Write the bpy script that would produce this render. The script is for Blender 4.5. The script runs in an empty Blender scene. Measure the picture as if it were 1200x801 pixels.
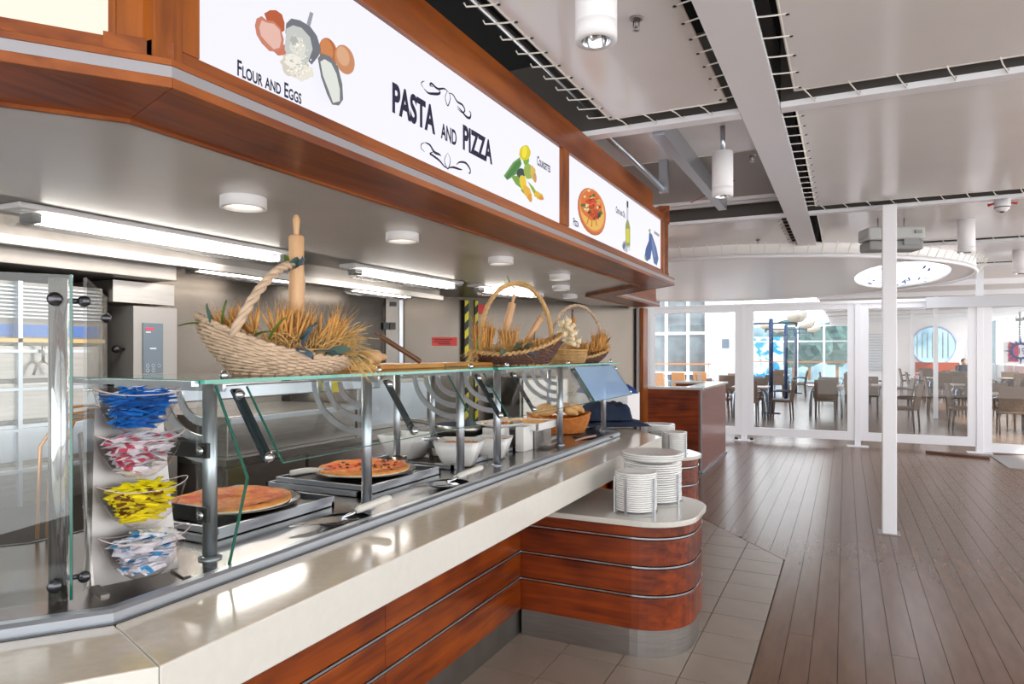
import bpy, bmesh, math, random
from mathutils import Vector, Matrix
random.seed(7)
S = bpy.context.scene
COL = S.collection
# ------------------------------------------------------------------ camera, sky, exposure
TH = math.radians(26.0)
CS, SN = math.cos(TH), math.sin(TH)
H = 1.55; F = 800.0; HY = 413.0
cam = bpy.data.cameras.new('camera'); co = bpy.data.objects.new('camera', cam); COL.objects.link(co)
cam.lens = 24; cam.sensor_width = 36; cam.shift_y = 12.5/1200
cam.clip_start = .05; cam.clip_end = 500
co.location = (0, 0, H); co.rotation_euler = (math.radians(90), 0, TH)
S.camera = co
W = bpy.data.worlds.new('sky'); S.world = W; W.use_nodes = True
wn = W.node_tree
bg = wn.nodes['Background']
tc = wn.nodes.new('ShaderNodeTexCoord'); sep = wn.nodes.new('ShaderNodeSeparateXYZ')
rp = wn.nodes.new('ShaderNodeValToRGB')
wn.links.new(tc.outputs['Generated'], sep.inputs[0])
wn.links.new(sep.outputs['Z'], rp.inputs[0]); wn.links.new(rp.outputs[0], bg.inputs[0])
rp.color_ramp.elements[0].color = (.96, .955, .95, 1); rp.color_ramp.elements[0].position = .1
rp.color_ramp.elements[1].color = (.62, .78, 1.0, 1); rp.color_ramp.elements[1].position = .8
bg.inputs[1].default_value = 3.1
sun = bpy.data.lights.new('sun', 'SUN'); sun.energy = 7; sun.angle = math.radians(1.2); sun.color = (1, .95, .86)
so = bpy.data.objects.new('sun', sun); COL.objects.link(so)
so.rotation_euler = Vector((-.70, .28, -.60)).to_track_quat('-Z', 'Y').to_euler()
vs = S.view_settings
vs.view_transform = 'Standard'; vs.look = 'None'; vs.gamma = 1; vs.use_curve_mapping = False
vs.exposure = .35

# ------------------------------------------------------------------ measuring helpers (photo point -> place on a known plane)
def onX(px, py, X):
    d = F*X/(CS*(px - 600 - F*SN/CS)); return Vector((X, (d + X*SN)/CS, H + (HY - py)*d/F))
def onZ(px, py, Z):
    d = (H - Z)*F/(py - HY); u = (px - 600)/F*d
    return Vector((u*CS - d*SN, u*SN + d*CS, Z))
def onY(px, py, Y):
    t = (px - 600)/F
    X = Y*(t*CS - SN)/(CS + t*SN); d = -X*SN + Y*CS
    return Vector((X, Y, H + (HY - py)*d/F))
def atD(px, py, d):
    u = (px - 600)/F*d; return Vector((u*CS - d*SN, u*SN + d*CS, H + (HY - py)*d/F))

# ------------------------------------------------------------------ materials
def lin(h):
    h = h.lstrip('#'); r = []
    for i in (0, 2, 4):
        c = int(h[i:i+2], 16)/255; r.append(c/12.92 if c <= .04045 else ((c + .055)/1.055)**2.4)
    return (*r, 1)
MC = {}
def mat(name, col, rough=.5, metal=0, noise=0, scale=8, stretch=None, bump=0, emit=None, es=1, coat=0, trans=0, col2=None, spec=None, contrast=None):
    if name in MC: return MC[name]
    m = bpy.data.materials.new(name); m.use_nodes = True; n = m.node_tree; b = n.nodes['Principled BSDF']
    c = lin(col) if isinstance(col, str) else col
    b.inputs['Base Color'].default_value = c
    b.inputs['Roughness'].default_value = rough; b.inputs['Metallic'].default_value = metal
    if coat: b.inputs['Coat Weight'].default_value = coat; b.inputs['Coat Roughness'].default_value = .08
    if spec is not None: b.inputs['Specular IOR Level'].default_value = spec
    if trans: b.inputs['Transmission Weight'].default_value = trans
    if emit: b.inputs['Emission Color'].default_value = lin(emit); b.inputs['Emission Strength'].default_value = es
    if noise or bump or col2:
        t = n.nodes.new('ShaderNodeTexCoord'); mp = n.nodes.new('ShaderNodeMapping'); nz = n.nodes.new('ShaderNodeTexNoise')
        mp.inputs['Scale'].default_value = stretch or (1, 1, 1)
        nz.inputs['Scale'].default_value = scale; nz.inputs['Detail'].default_value = 5
        n.links.new(t.outputs['Object'], mp.inputs[0]); n.links.new(mp.outputs[0], nz.inputs['Vector'])
        if noise or col2:
            r = n.nodes.new('ShaderNodeValToRGB')
            r.color_ramp.elements[0].position, r.color_ramp.elements[1].position = contrast or (.3, .7)
            if col2: r.color_ramp.elements[0].color = c; r.color_ramp.elements[1].color = lin(col2)
            else:
                r.color_ramp.elements[0].color = tuple(max(0, v*(1 - noise)) for v in c[:3]) + (1,)
                r.color_ramp.elements[1].color = tuple(min(1, v*(1 + noise)) for v in c[:3]) + (1,)
            n.links.new(nz.outputs['Fac'], r.inputs[0])
            n.links.new(r.outputs[0], b.inputs['Base Color'])
        if bump:
            bp = n.nodes.new('ShaderNodeBump'); bp.inputs['Strength'].default_value = bump; bp.inputs['Distance'].default_value = .01
            n.links.new(nz.outputs['Fac'], bp.inputs['Height']); n.links.new(bp.outputs[0], b.inputs['Normal'])
    MC[name] = m; return m
def glassmat(name, tint, refl=1.0, ior=1.5, rough=0.0):
    m = bpy.data.materials.new(name); m.use_nodes = True; n = m.node_tree
    for x in list(n.nodes): n.nodes.remove(x)
    o = n.nodes.new('ShaderNodeOutputMaterial'); mx = n.nodes.new('ShaderNodeMixShader')
    tr = n.nodes.new('ShaderNodeBsdfTransparent'); gl = n.nodes.new('ShaderNodeBsdfGlossy'); lw = n.nodes.new('ShaderNodeLayerWeight'); lw.inputs[0].default_value = .5
    pw = n.nodes.new('ShaderNodeMath'); pw.operation = 'POWER'; pw.inputs[1].default_value = 5; fr = n.nodes.new('ShaderNodeMath'); fr.operation = 'MULTIPLY_ADD'; fr.inputs[1].default_value = .85; fr.inputs[2].default_value = .035
    n.links.new(lw.outputs['Facing'], pw.inputs[0]); n.links.new(pw.outputs[0], fr.inputs[0])
    tr.inputs[0].default_value = tint; gl.inputs['Roughness'].default_value = rough; gl.inputs[0].default_value = (refl, refl, refl, 1)
    n.links.new(fr.outputs[0], mx.inputs[0]); n.links.new(tr.outputs[0], mx.inputs[1]); n.links.new(gl.outputs[0], mx.inputs[2]); n.links.new(mx.outputs[0], o.inputs[0])
    MC[name] = m; return m
def woodmat(name, c1, c2, scale=3, rough=.34, stretch=(1, .08, 1), coat=.15):
    if name in MC: return MC[name]
    m = bpy.data.materials.new(name); m.use_nodes = True; n = m.node_tree; b = n.nodes['Principled BSDF']
    t = n.nodes.new('ShaderNodeTexCoord'); mp = n.nodes.new('ShaderNodeMapping'); mp.inputs['Scale'].default_value = stretch
    geo = n.nodes.new('ShaderNodeObjectInfo'); add = n.nodes.new('ShaderNodeVectorMath'); add.operation = 'ADD'
    n.links.new(t.outputs['Object'], add.inputs[0]); n.links.new(geo.outputs['Random'], add.inputs[1])
    n.links.new(add.outputs[0], mp.inputs[0])
    a = n.nodes.new('ShaderNodeTexNoise'); a.inputs['Scale'].default_value = scale*9; a.inputs['Detail'].default_value = 6; a.inputs['Distortion'].default_value = .6
    w = n.nodes.new('ShaderNodeTexNoise'); w.inputs['Scale'].default_value = scale; w.inputs['Detail'].default_value = 2
    n.links.new(mp.outputs[0], a.inputs['Vector']); n.links.new(t.outputs['Object'], w.inputs['Vector'])
    mx = n.nodes.new('ShaderNodeMix'); mx.data_type = 'FLOAT'; mx.inputs[0].default_value = .45
    n.links.new(a.outputs['Fac'], mx.inputs[2]); n.links.new(w.outputs['Fac'], mx.inputs[3])
    r = n.nodes.new('ShaderNodeValToRGB'); r.color_ramp.elements[0].position = .36; r.color_ramp.elements[1].position = .64
    r.color_ramp.elements[0].color = lin(c1); r.color_ramp.elements[1].color = lin(c2)
    n.links.new(mx.outputs[0], r.inputs[0]); n.links.new(r.outputs[0], b.inputs['Base Color'])
    b.inputs['Roughness'].default_value = rough; b.inputs['Specular IOR Level'].default_value = .35; b.inputs['Coat Weight'].default_value = coat; b.inputs['Coat Roughness'].default_value = .15
    MC[name] = m; return m

STEEL = mat('brushed_steel', '#a6a19c', .30, .97, noise=.10, scale=6, stretch=(1, 1, 14))
STEELD = mat('dull_steel', '#85807b', .38, .92, noise=.12, scale=5)
DECK = mat('deck_steel', '#aaa59f', .22, .97, noise=.06, scale=4)
CHROME = mat('polished_steel', '#cfd2d6', .1, 1)
SATIN = mat('satin_steel', '#b6bcc4', .3, .85)
KCEIL = mat('kitchen_ceiling_paint', '#d6d2cd', .25, .2, noise=.04, scale=2)
WALLST = mat('steel_wall_sheet', '#625b54', .26, .97, noise=.10, scale=2.5, stretch=(1, 1, .5))
WOOD = woodmat('cherry_wood', '#561c04', '#9a460a')
WOODD = woodmat('cherry_wood_dark', '#642706', '#a04c0c')
WOODX = woodmat('cherry_wood_across', '#481403', '#8e3908', stretch=(.08, 1, 1))
WOODF = woodmat('cherry_fascia', '#6c300a', '#9e5416', scale=2)
WOODV = woodmat('cherry_upright', '#6a3208', '#a65a16', stretch=(1, 1, .08))
PALEW = woodmat('beech', '#c89a70', '#e2bc92', stretch=(1, 1, .1), coat=0, rough=.55)
BOARDW = woodmat('board_wood', '#b87a30', '#d8a050', coat=0, rough=.5)
DARKW = mat('dark_wood', '#6b4a30', .4, noise=.2)
STONE = mat('beige_solid_surface', '#dacdb8', .12, noise=.05, scale=40, coat=.25)
STONEE = mat('pale_solid_surface_edge', '#d6d3ca', .18, noise=.02, scale=40, coat=.3)
SLAB = mat('station_slab', '#c9c6bd', .16, coat=.4)
STRIP = mat('grey_strip', '#98969a', .35, .3)
TILE = mat('floor_tile', '#948678', .32, noise=.08, scale=5)
GROUT = mat('grout', '#8d857a', .8)
PLANKM = mat('deck_plank', '#6c4d37', .26, noise=.16, scale=5, stretch=(3, .5, 1), bump=.05, spec=.35)
FDARK = mat('floor_joint_black', '#40342c', .7)
WHITE = mat('white_paint', '#ececf0', .32)
WHITEW = mat('white_wall_paint', '#eceaea', .55)
TARP = mat('white_sheeting', '#e6e3e2', .22, noise=.03, scale=2, bump=.12, coat=.3)
CORD = mat('white_cord', '#e8e4dc', .6)
BLACK = mat('black_void', '#050505', .9)
BLK = mat('black_plastic', '#161616', .35)
GREYP = mat('grey_plastic', '#8f9190', .5)
PORC = mat('porcelain', '#e6e5e3', .18, coat=.4)
WHP = mat('white_lamp_metal', '#e9e8ea', .4)
LAMPE = mat('lamp_glow', '#ffffff', .4, emit='#fff4e0', es=5)
TUBEE = mat('fluorescent_glow', '#ffffff', .4, emit='#fff8ee', es=10)
DOWNE = mat('downlight_glow', '#ffffff', .4, emit='#fff1d8', es=2.2)
GL = glassmat('clear_glass', (.95, .975, .965, 1), .9)
GLW = glassmat('window_glass', (.97, .98, .98, 1), .4)
GEDGE = mat('green_glass_edge', '#2c9c86', .12, spec=.8, emit='#2c9c86', es=0.0)
GLB = glassmat('sky_reflection_glass', (.72, .86, .97, 1), .9, rough=.1)
_n = GLB.node_tree; _d = _n.nodes.new('ShaderNodeBsdfDiffuse'); _d.inputs[0].default_value = lin('#b8d6f6'); _m = _n.nodes.new('ShaderNodeMixShader'); _m.inputs[0].default_value = .38  # pale blue diffuse layer paints the sky's reflection into the pane's colour
_o = [x for x in _n.nodes if x.type == 'OUTPUT_MATERIAL'][0]; _p = _o.inputs[0].links[0].from_socket
_n.links.new(_p, _m.inputs[1]); _n.links.new(_d.outputs[0], _m.inputs[2]); _n.links.new(_m.outputs[0], _o.inputs[0])
WICK = mat('pale_wicker', '#c6ac92', .7, noise=.18, scale=30)
WICKB = mat('dark_wicker', '#5a3a2e', .6, noise=.3, scale=30)
WICKT = mat('tan_wicker', '#c9a26c', .6, noise=.2, scale=30)
STRAW = mat('straw', '#dfba78', .7, noise=.25, scale=20)
STRAW2 = mat('orange_straw', '#d29c55', .7, noise=.25, scale=20)
STRAWP = mat('pale_straw', '#e3cb9c', .7)
LEAF = mat('eucalyptus_leaf', '#7d9f94', .55, noise=.2, scale=20)
LEAFB = mat('blue_green_leaf', '#7c98ae', .55, noise=.2, scale=20)
LEAFG = mat('green_leaf', '#86a850', .5, noise=.2, scale=20)

# ------------------------------------------------------------------ mesh helpers
def link(name, bm, m=None, parent=None, smooth=False, bevel=0, **kw):
    me = bpy.data.meshes.new(name); bm.to_mesh(me); bm.free()
    if m is not None:
        for q in (m if isinstance(m, (list, tuple)) else [m]): me.materials.append(q)
    if smooth:
        for p in me.polygons: p.use_smooth = True
    o = bpy.data.objects.new(name, me); COL.objects.link(o)
    if parent is not None: o.parent = parent
    if bevel:
        b = o.modifiers.new('b', 'BEVEL'); b.width = bevel; b.segments = 2; b.limit_method = 'ANGLE'
    for k, v in kw.items(): o[k] = v
    return o
def root(name, label, cat, loc=(0, 0, 0), rz=0, group=None, **kw):
    o = bpy.data.objects.new(name, None); COL.objects.link(o); o.location = loc; o.rotation_euler = (0, 0, rz)
    o.empty_display_size = .05
    o['label'] = label; o['category'] = cat
    if group: o['group'] = group
    for k, v in kw.items(): o[k] = v
    return o
def tag(o, label, cat, group=None):
    o['label'] = label; o['category'] = cat
    if group: o['group'] = group
    return o
def dup(o, loc=None, rz=None, label=None, parent=None):
    c = o.copy(); COL.objects.link(c)
    if parent is not None: c.parent = parent
    if loc is not None: c.location = loc
    if rz is not None: c.rotation_euler = (0, 0, rz)
    if label: c['label'] = label
    for ch in list(o.children): dup(ch, parent=c)
    return c
def B(): return bmesh.new()
def box(bm, a, b, rz=0, c=None, mi=0):
    a, b = [min(p, q) for p, q in zip(a, b)], [max(p, q) for p, q in zip(a, b)]
    vs_ = [bm.verts.new((x, y, z)) for x in (a[0], b[0]) for y in (a[1], b[1]) for z in (a[2], b[2])]
    for f in ((0, 1, 3, 2), (4, 6, 7, 5), (0, 4, 5, 1), (2, 3, 7, 6), (0, 2, 6, 4), (1, 5, 7, 3)):
        fc = bm.faces.new([vs_[i] for i in f]); fc.material_index = mi
    if rz:
        c = c or ((a[0] + b[0])/2, (a[1] + b[1])/2, 0)
        bmesh.ops.rotate(bm, cent=c, matrix=Matrix.Rotation(rz, 3, 'Z'), verts=vs_)
    return vs_
def beam(bm, p, q, w, h, up=(0, 0, 1)):
    p, q = Vector(p), Vector(q); d = (q - p).normalized(); up = Vector(up)
    s = d.cross(up)
    if s.length < 1e-4: s = d.cross(Vector((1, 0, 0)))
    s.normalize(); t = s.cross(d).normalized()
    v = [bm.verts.new(e + s*a*w/2 + t*b*h/2) for e in (p, q) for a, b in ((-1, -1), (1, -1), (1, 1), (-1, 1))]
    bm.faces.new(v[3::-1]); bm.faces.new(v[4:])
    for i in range(4): bm.faces.new((v[i], v[(i+1) % 4], v[4+(i+1) % 4], v[4+i]))
    return v
def tube(bm, pts, r, n=8, closed=False, cap=True, mi=0):
    pts = [Vector(p) for p in pts]; N = len(pts); rs = r if isinstance(r, (list, tuple)) else [r]*N
    rings = []; prev = None
    for i, p in enumerate(pts):
        a = pts[(i-1) % N] if (closed or i > 0) else p; b = pts[(i+1) % N] if (closed or i < N-1) else p
        d = (b - a)
        d = d.normalized() if d.length > 1e-9 else Vector((0, 0, 1))
        if prev is None:
            s = d.cross(Vector((0, 0, 1)))
            if s.length < .05: s = d.cross(Vector((1, 0, 0)))
        else: s = prev - d*prev.dot(d)
        s.normalize(); prev = s; t = d.cross(s)
        rings.append([bm.verts.new(p + (s*math.cos(k*2*math.pi/n) + t*math.sin(k*2*math.pi/n))*rs[i]) for k in range(n)])
    for i in range(N if closed else N-1):
        A, Bq = rings[i], rings[(i+1) % N]
        for k in range(n):
            f = bm.faces.new((A[k], A[(k+1) % n], Bq[(k+1) % n], Bq[k])); f.smooth = True; f.material_index = mi
    if cap and not closed:
        for rg, s in ((rings[0], -1), (rings[-1], 1)):
            try: f = bm.faces.new(rg[::s]); f.material_index = mi
            except Exception: pass
def lathe(bm, prof, c=(0, 0, 0), n=32, sx=1, sy=1, mi=0, axis=None):
    rings = []; c = Vector(c); vs_ = []
    for r, z in prof:
        if r < 1e-5: v = [bm.verts.new(c + Vector((0, 0, z)))]
        else: v = [bm.verts.new(c + Vector((r*sx*math.cos(k*2*math.pi/n), r*sy*math.sin(k*2*math.pi/n), z))) for k in range(n)]
        rings.append(v); vs_ += v
    for A, Bq in zip(rings, rings[1:]):
        for k in range(n):
            k2 = (k+1) % n
            if len(A) == 1 and len(Bq) == 1: continue
            if len(A) == 1: f = bm.faces.new((A[0], Bq[k2], Bq[k]))
            elif len(Bq) == 1: f = bm.faces.new((A[k], A[k2], Bq[0]))
            else: f = bm.faces.new((A[k], A[k2], Bq[k2], Bq[k]))
            f.smooth = True; f.material_index = mi
    if axis is not None:
        q = Vector((0, 0, 1)).rotation_difference(Vector(axis).normalized())
        bmesh.ops.rotate(bm, cent=c, matrix=q.to_matrix(), verts=vs_)
    return vs_
def cyl(bm, c, r, h, n=24, axis=None, mi=0): return lathe(bm, [(0, 0), (r, 0), (r, h), (0, h)], c, n, mi=mi, axis=axis)
def prism(bm, poly, z0, z1, mi=0, top_mi=None):
    a = [bm.verts.new((p[0], p[1], z0)) for p in poly]; b = [bm.verts.new((p[0], p[1], z1)) for p in poly]
    f = bm.faces.new(a[::-1]); f.material_index = mi
    f = bm.faces.new(b); f.material_index = mi if top_mi is None else top_mi
    for i in range(len(poly)):
        j = (i+1) % len(poly); f = bm.faces.new((a[i], a[j], b[j], b[i])); f.material_index = mi
def left(d): return Vector((-d[1], d[0]))
def offpath(path, o):
    P = [Vector(p) for p in path]; out = []
    for i, p in enumerate(P):
        if i == 0: n = left((P[1] - P[0]).normalized()); out.append(p + n*o); continue
        if i == len(P)-1: n = left((P[-1] - P[-2]).normalized()); out.append(p + n*o); continue
        n1 = left((P[i] - P[i-1]).normalized()); n2 = left((P[i+1] - P[i]).normalized())
        m = (n1 + n2).normalized(); out.append(p + m*(o/m.dot(n1)))
    return out
def sweep(bm, path, prof, mi=0):
    """prof = closed list of (inward offset, z)"""
    cols = [offpath(path, o) for o, z in prof]; N = len(path); M = len(prof)
    v = [[bm.verts.new((cols[j][i].x, cols[j][i].y, prof[j][1])) for j in range(M)] for i in range(N)]
    for i in range(N-1):
        for j in range(M):
            k = (j+1) % M; f = bm.faces.new((v[i][j], v[i+1][j], v[i+1][k], v[i][k])); f.material_index = mi
    bm.faces.new(v[0]); bm.faces.new(v[-1][::-1])
    bmesh.ops.recalc_face_normals(bm, faces=bm.faces)
def rect(o0, z0, o1, z1): return [(o0, z0), (o1, z0), (o1, z1), (o0, z1)]
def clip(poly, a, b, c):     # keep a*x+b*y<=c
    out = []
    for i in range(len(poly)):
        p, q = poly[i], poly[(i+1) % len(poly)]; fp = a*p[0]+b*p[1]-c; fq = a*q[0]+b*q[1]-c
        if fp <= 0: out.append(p)
        if fp*fq < 0:
            t = fp/(fp-fq); out.append((p[0]+(q[0]-p[0])*t, p[1]+(q[1]-p[1])*t))
    return out
def area(p): return abs(sum(p[i][0]*p[(i+1) % len(p)][1]-p[(i+1) % len(p)][0]*p[i][1] for i in range(len(p))))/2
def struct(name, bm, m, parent=None, **kw):
    o = link(name, bm, m, parent, **kw)
    if parent is None: o['kind'] = 'structure'
    return o

DN = (-.606, -.795); DF = (-.606, .795)     # directions of the counter's near and far wings
def v2(p, d, t): return (p[0] + d[0]*t, p[1] + d[1]*t)
# ================================================================== FLOOR
bm = B(); box(bm, (-12, -3, -.06), (6.2, 40, -.012)); floor = struct('floor', bm, FDARK)
kd = Vector((-.79, 1.03)).normalized(); kn = (kd.y, -kd.x)      # diagonal joint between tile and planks; normal points to the planks
kc = kn[0]*-.41 + kn[1]*5.49
bm = B()
poly = [(-4.6, -2), (-.41, -2), (-.41, 5.49), v2((-.41, 5.49), kd, 4), (-4.6, 9)]
prism(bm, poly, -.013, -.006); link('grout_bed', bm, GROUT, floor)
y0 = 3.58 - .3*19
tiles = {}
for i in range(0, 5):
    for j in range(0, 40):
        x1 = -.41 - .303*i; x0 = x1 - .303; ya = y0 + .3*j
        if ya < .6: continue
        g = .003
        p = [(x0+g, ya+g), (x1-g, ya+g), (x1-g, ya+.3-g), (x0+g, ya+.3-g)]
        p = clip(p, kn[0], kn[1], kc - .004)
        if len(p) < 3 or area(p) < .002: continue
        if i > 3 and ya > 5.4: continue
        bm = B(); c0 = (p[0][0], p[0][1]); prism(bm, [(a-c0[0], b-c0[1]) for a, b in p], -.006, -random.uniform(0, .0008))
        o = link('tile', bm, TILE, floor); o.location = (c0[0], c0[1], 0)
bm = B(); prism(bm, [(-6, -2), (-1.65, -2), (-1.65, 5.3), (-3.2, 8.2), (-6, 9)], -.012, -.004); link('kitchen_floor', bm, TILE, floor)
pm = {}
row = 0
for r_ in range(-20, 34):
    x0 = -.405 + .124*r_; x1 = x0 + .124
    if x1 > -.40: ymin = -1.2
    else: ymin = 4.5
    y = ymin - random.uniform(0, 1.5)
    while y < 12.5:
        L = random.choice((3.0, 4.2, 5.4)); ye = min(y + L, 12.62); g = .0013
        p = [(x0+g, max(y, ymin)+g), (x1-g, max(y, ymin)+g), (x1-g, ye-g), (x0+g, ye-g)]
        if x1 <= -.40:
            p = clip(p, -kn[0], -kn[1], -kc - .004)
            # leave out what lies under the kiosk or the desk
            if x1 < -1.7 and ye < 9: p = []
        if len(p) >= 3 and area(p) > .004 and ye - max(y, ymin) > .05:
            bm = B(); c0 = p[0]; prism(bm, [(a-c0[0], b-c0[1]) for a, b in p], -.01, -.0005-random.uniform(0, .0006))
            o = link('plank', bm, PLANKM, floor); o.location = (c0[0], c0[1], 0)
        y += L
DINF = mat('dining_floor', '#7c6656', .24, noise=.12, scale=3, stretch=(4, .4, 1))
bm = B(); box(bm, (-12, 12.62, -.02), (5.6, 37, -.001)); link('dining_floor', bm, DINF, floor)
bm = B(); prism(bm, [(-2.35, 7.1), (-1.9, 6.35), (-1.62, 6.6), (-1.62, 8.9), (-2.35, 8.9)], -.01, .004); link('threshold_plate', bm, STEELD, floor)

# ================================================================== COUNTER
K1 = (-1.238, .923); K2 = (-1.238, 5.10)
CP = [v2(K1, DN, 1.5), K1, K2, v2(K2, DF, .62)]
counter = root('serving_counter', 'long serving counter with cherry wood front, beige glossy ledge and steel deck', 'counter', (-1.6, 3, 0))
def rel(o, p): o.parent = p; o.matrix_parent_inverse = Matrix.Translation(-Vector(p.location)); return o
def part(name, bm, m, par, **kw):
    o = link(name, bm, m, None, **kw); o.parent = par
    l = Vector(par.location)
    if par.parent is None and l.length: o.location = -l if par.rotation_euler.z == 0 else o.location
    return o
for a, b in ((0, 1), (1, 2), (2, 3)):
    # the ledge, one slab per stretch, mitred at the joints
    cols = [offpath(CP, o) for o in (0, .285)]
    bm = B(); q = [cols[0][a], cols[0][b], cols[1][b], cols[1][a]]
    c = sum(q, Vector((0, 0)))/4; q = [p + (c-p).normalized()*.0006 for p in q]
    prism(bm, q, .793, .92, mi=1, top_mi=0); part('ledge', bm, [STONE, STONEE], counter, bevel=.004)
bm = B(); sweep(bm, CP, rect(.28, .80, .31, .922)); part('shadow_gap', bm, BLK, counter)
bm = B(); sweep(bm, CP, [(.292, .915), (.335, .915), (.335, .944), (.325, .952), (.300, .952), (.292, .944)]); part('deck_rim', bm, SATIN, counter, smooth=False)
bm = B(); sweep(bm, CP, rect(.33, .90, 1.15, .930)); part('deck', bm, DECK, counter)
bm = B(); sweep(bm, CP, rect(1.13, .10, 1.16, .93)); part('back_panel', bm, STEEL, counter)
bm = B(); sweep(bm, CP, rect(.385, .0, .44, .79)); part('carcass', bm, BLK, counter)
bm = B(); sweep(bm, CP, rect(.43, .0, .435, .14)); sweep(bm, CP, rect(.38, .0, .44, .13)); part('plinth', bm, STEELD, counter)
for z0, z1 in ((.145, .306), (.325, .451), (.470, .598), (.617, .785)):
    for (pa, pb) in ((CP[0], CP[1]), ((-1.238, .923), (-1.238, 2.16)), ((-1.238, 2.163), (-1.238, 3.39)), ((-1.238, 4.10), (-1.238, 5.1)), (CP[2], CP[3])):
        bm = B(); sweep(bm, [pa, pb], rect(.362, z0, .384, z1)); part('panel', bm, WOOD, counter, bevel=.002)
for z in (.315, .46, .607):
    bm = B(); sweep(bm, CP, rect(.364, z-.007, .386, z+.007), 0); part('joint_strip', bm, BLK, counter)
    bm = B(); sweep(bm, CP, rect(.358, z-.001, .372, z+.007)); part('steel_strip', bm, SATIN, counter)
# wells recessed in the deck, shown as dark framed troughs
for (ya, yb) in ((1.55, 2.17), (2.33, 2.98), (3.1, 3.75), (3.85, 4.6)):
    bm = B(); box(bm, (-2.40, ya, .930), (-1.86, yb, .934)); 
    t = part('well', bm, STEELD, counter)
    bm = B()
    for a, b in (((-1.875, ya), (-1.86, yb)), ((-2.40, ya), (-2.385, yb)), ((-2.40, ya), (-1.86, ya+.015)), ((-2.40, yb-.015), (-1.86, yb))):
        box(bm, (a[0], a[1], .93), (b[0], b[1], .955))
    part('well_frame', bm, SATIN, counter)

# ================================================================== PLATE STATIONS
def rounded(x0, y0, x1, y1, r, corners=(1, 1, 1, 1), n=10):
    P = []
    for (cx, cy, a0, on) in ((x0+r, y0+r, 180, corners[0]), (x1-r, y0+r, 270, corners[1]), (x1-r, y1-r, 0, corners[2]), (x0+r, y1-r, 90, corners[3])):
        if not on:
            P.append((x0 if a0 in (180, 90) else x1, y0 if a0 in (180, 270) else y1)); continue
        for k in range(n+1):
            a = math.radians(a0 + 90*k/n); P.append((cx + r*math.cos(a), cy + r*math.sin(a)))
    return P
def station(loc, rz, w, dpt, label, z=.67):
    s = root('plate_station', label, 'plate station', loc, rz, 'plate stations standing out from the counter')
    prof = lambda e: rounded(0, -dpt/2-e if e > 0 else -dpt/2-e, w+e, dpt/2+e, .27, (0, 1, 1, 0))
    bm = B(); prism(bm, prof(-.03), 0, z); link('core', bm, BLK, s)
    bm = B(); prism(bm, prof(-.022), 0, .142); link('plinth', bm, STEEL, s)
    for a, b in ((.145, .306), (.324, .451), (.469, .598), (.616, z)):
        bm = B(); prism(bm, prof(-.008), a, b); link('panel', bm, WOODX, s, bevel=.002)
    for q in (.315, .46, .607):
        bm = B(); prism(bm, prof(-.004), q-.002, q+.006); link('steel_strip', bm, CHROME, s)
    bm = B(); prism(bm, prof(.012), z, z+.03); link('top_slab', bm, SLAB, s, bevel=.006)
    return s
st1 = station((-1.60, 3.735, 0), 0, .90, .71, 'near rounded cherry wood plate station with three steel strips')
aF = math.atan2(.606, .795)
st2 = station((-1.62, 5.66, 0), aF, .56, .62, 'far rounded wood plate station mostly hidden behind the near one')

PG = 'stacked white plates'
def plate(r, name='plate', sx=1):
    bm = B(); lathe(bm, [(0, 0), (r*.62, 0), (r*.66, .004), (r, .0135), (r, .0215), (r*.95, .0215), (r*.64, .008), (0, .006)], n=36, sx=sx)
    return link(name, bm, PORC)
def stack(c, r, n, dz, where, rackh, label, sx=1, rz=0):
    z = c[2] + .004
    p0 = None
    for k in range(n):
        loc = (c[0]+random.uniform(-.0012, .0012), c[1]+random.uniform(-.0012, .0012), z)
        if p0 is None: p0 = plate(r, sx=sx); p = p0
        else: p = p0.copy(); COL.objects.link(p)
        p.location = loc; p.rotation_euler = (0, 0, rz)
        lab = 'white plate inside %s' % where if k < n-1 else 'topmost white plate of %s' % where
        if k == 0: lab = 'lowest white plate of %s' % where
        tag(p, lab, 'plate', 'plates in ' + where if 0 < k < n-1 else None)
        z += dz
    rk = root('plate_rack', label, 'plate rack', (c[0], c[1], c[2]))
    bm = B(); lathe(bm, [(r*sx+.004, 0), (r*sx+.008, 0), (r*sx+.008, .004), (r*sx+.004, .004), (r*sx+.004, 0)], n=28); link('base_ring', bm, SATIN, rk)
    for a in (-100, -20, 60, 150, 215):
        a = math.radians(a); rr = r*sx + .008; bm = B()
        box(bm, (-.002, -.006, 0), (.003, .006, rackh)); o = link('upright', bm, SATIN, rk)
        o.location = (rr*math.cos(a), rr*math.sin(a), 0); o.rotation_euler = (0, 0, a)
stack((-1.01, 3.585, .70), .112, 18, .0112, 'the small near stack on the near station', .19, 'steel upright rack around the small near plate stack')
stack((-1.0, 3.90, .70), .165, 17, .0125, 'the large near stack on the near station', .17, 'steel upright rack around the large near plate stack')
stack((-1.30, 5.80, .70), .105, 15, .0112, 'the small stack on the far station', .17, 'steel upright rack around the small far plate stack')
stack((-1.50, 6.04, .70), .15, 17, .012, 'the large stack on the far station', .16, 'steel upright rack around the large far plate stack')
# oval platters on top of the large near stack
for k in range(3):
    bm = B(); lathe(bm, [(0, 0), (.11, 0), (.178, .022), (.182, .03), (.176, .03), (.11, .008), (0, .008)], n=36, sy=.92)
    o = link('platter', bm, PORC); o.location = (-1.0, 3.90, .70+.004+17*.0125+.008+k*.012)
    tag(o, 'wide white platter %s of those on the large near plate stack' % ('lowest', 'in the middle', 'topmost')[k], 'platter', 'platters on the near stack')

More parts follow.
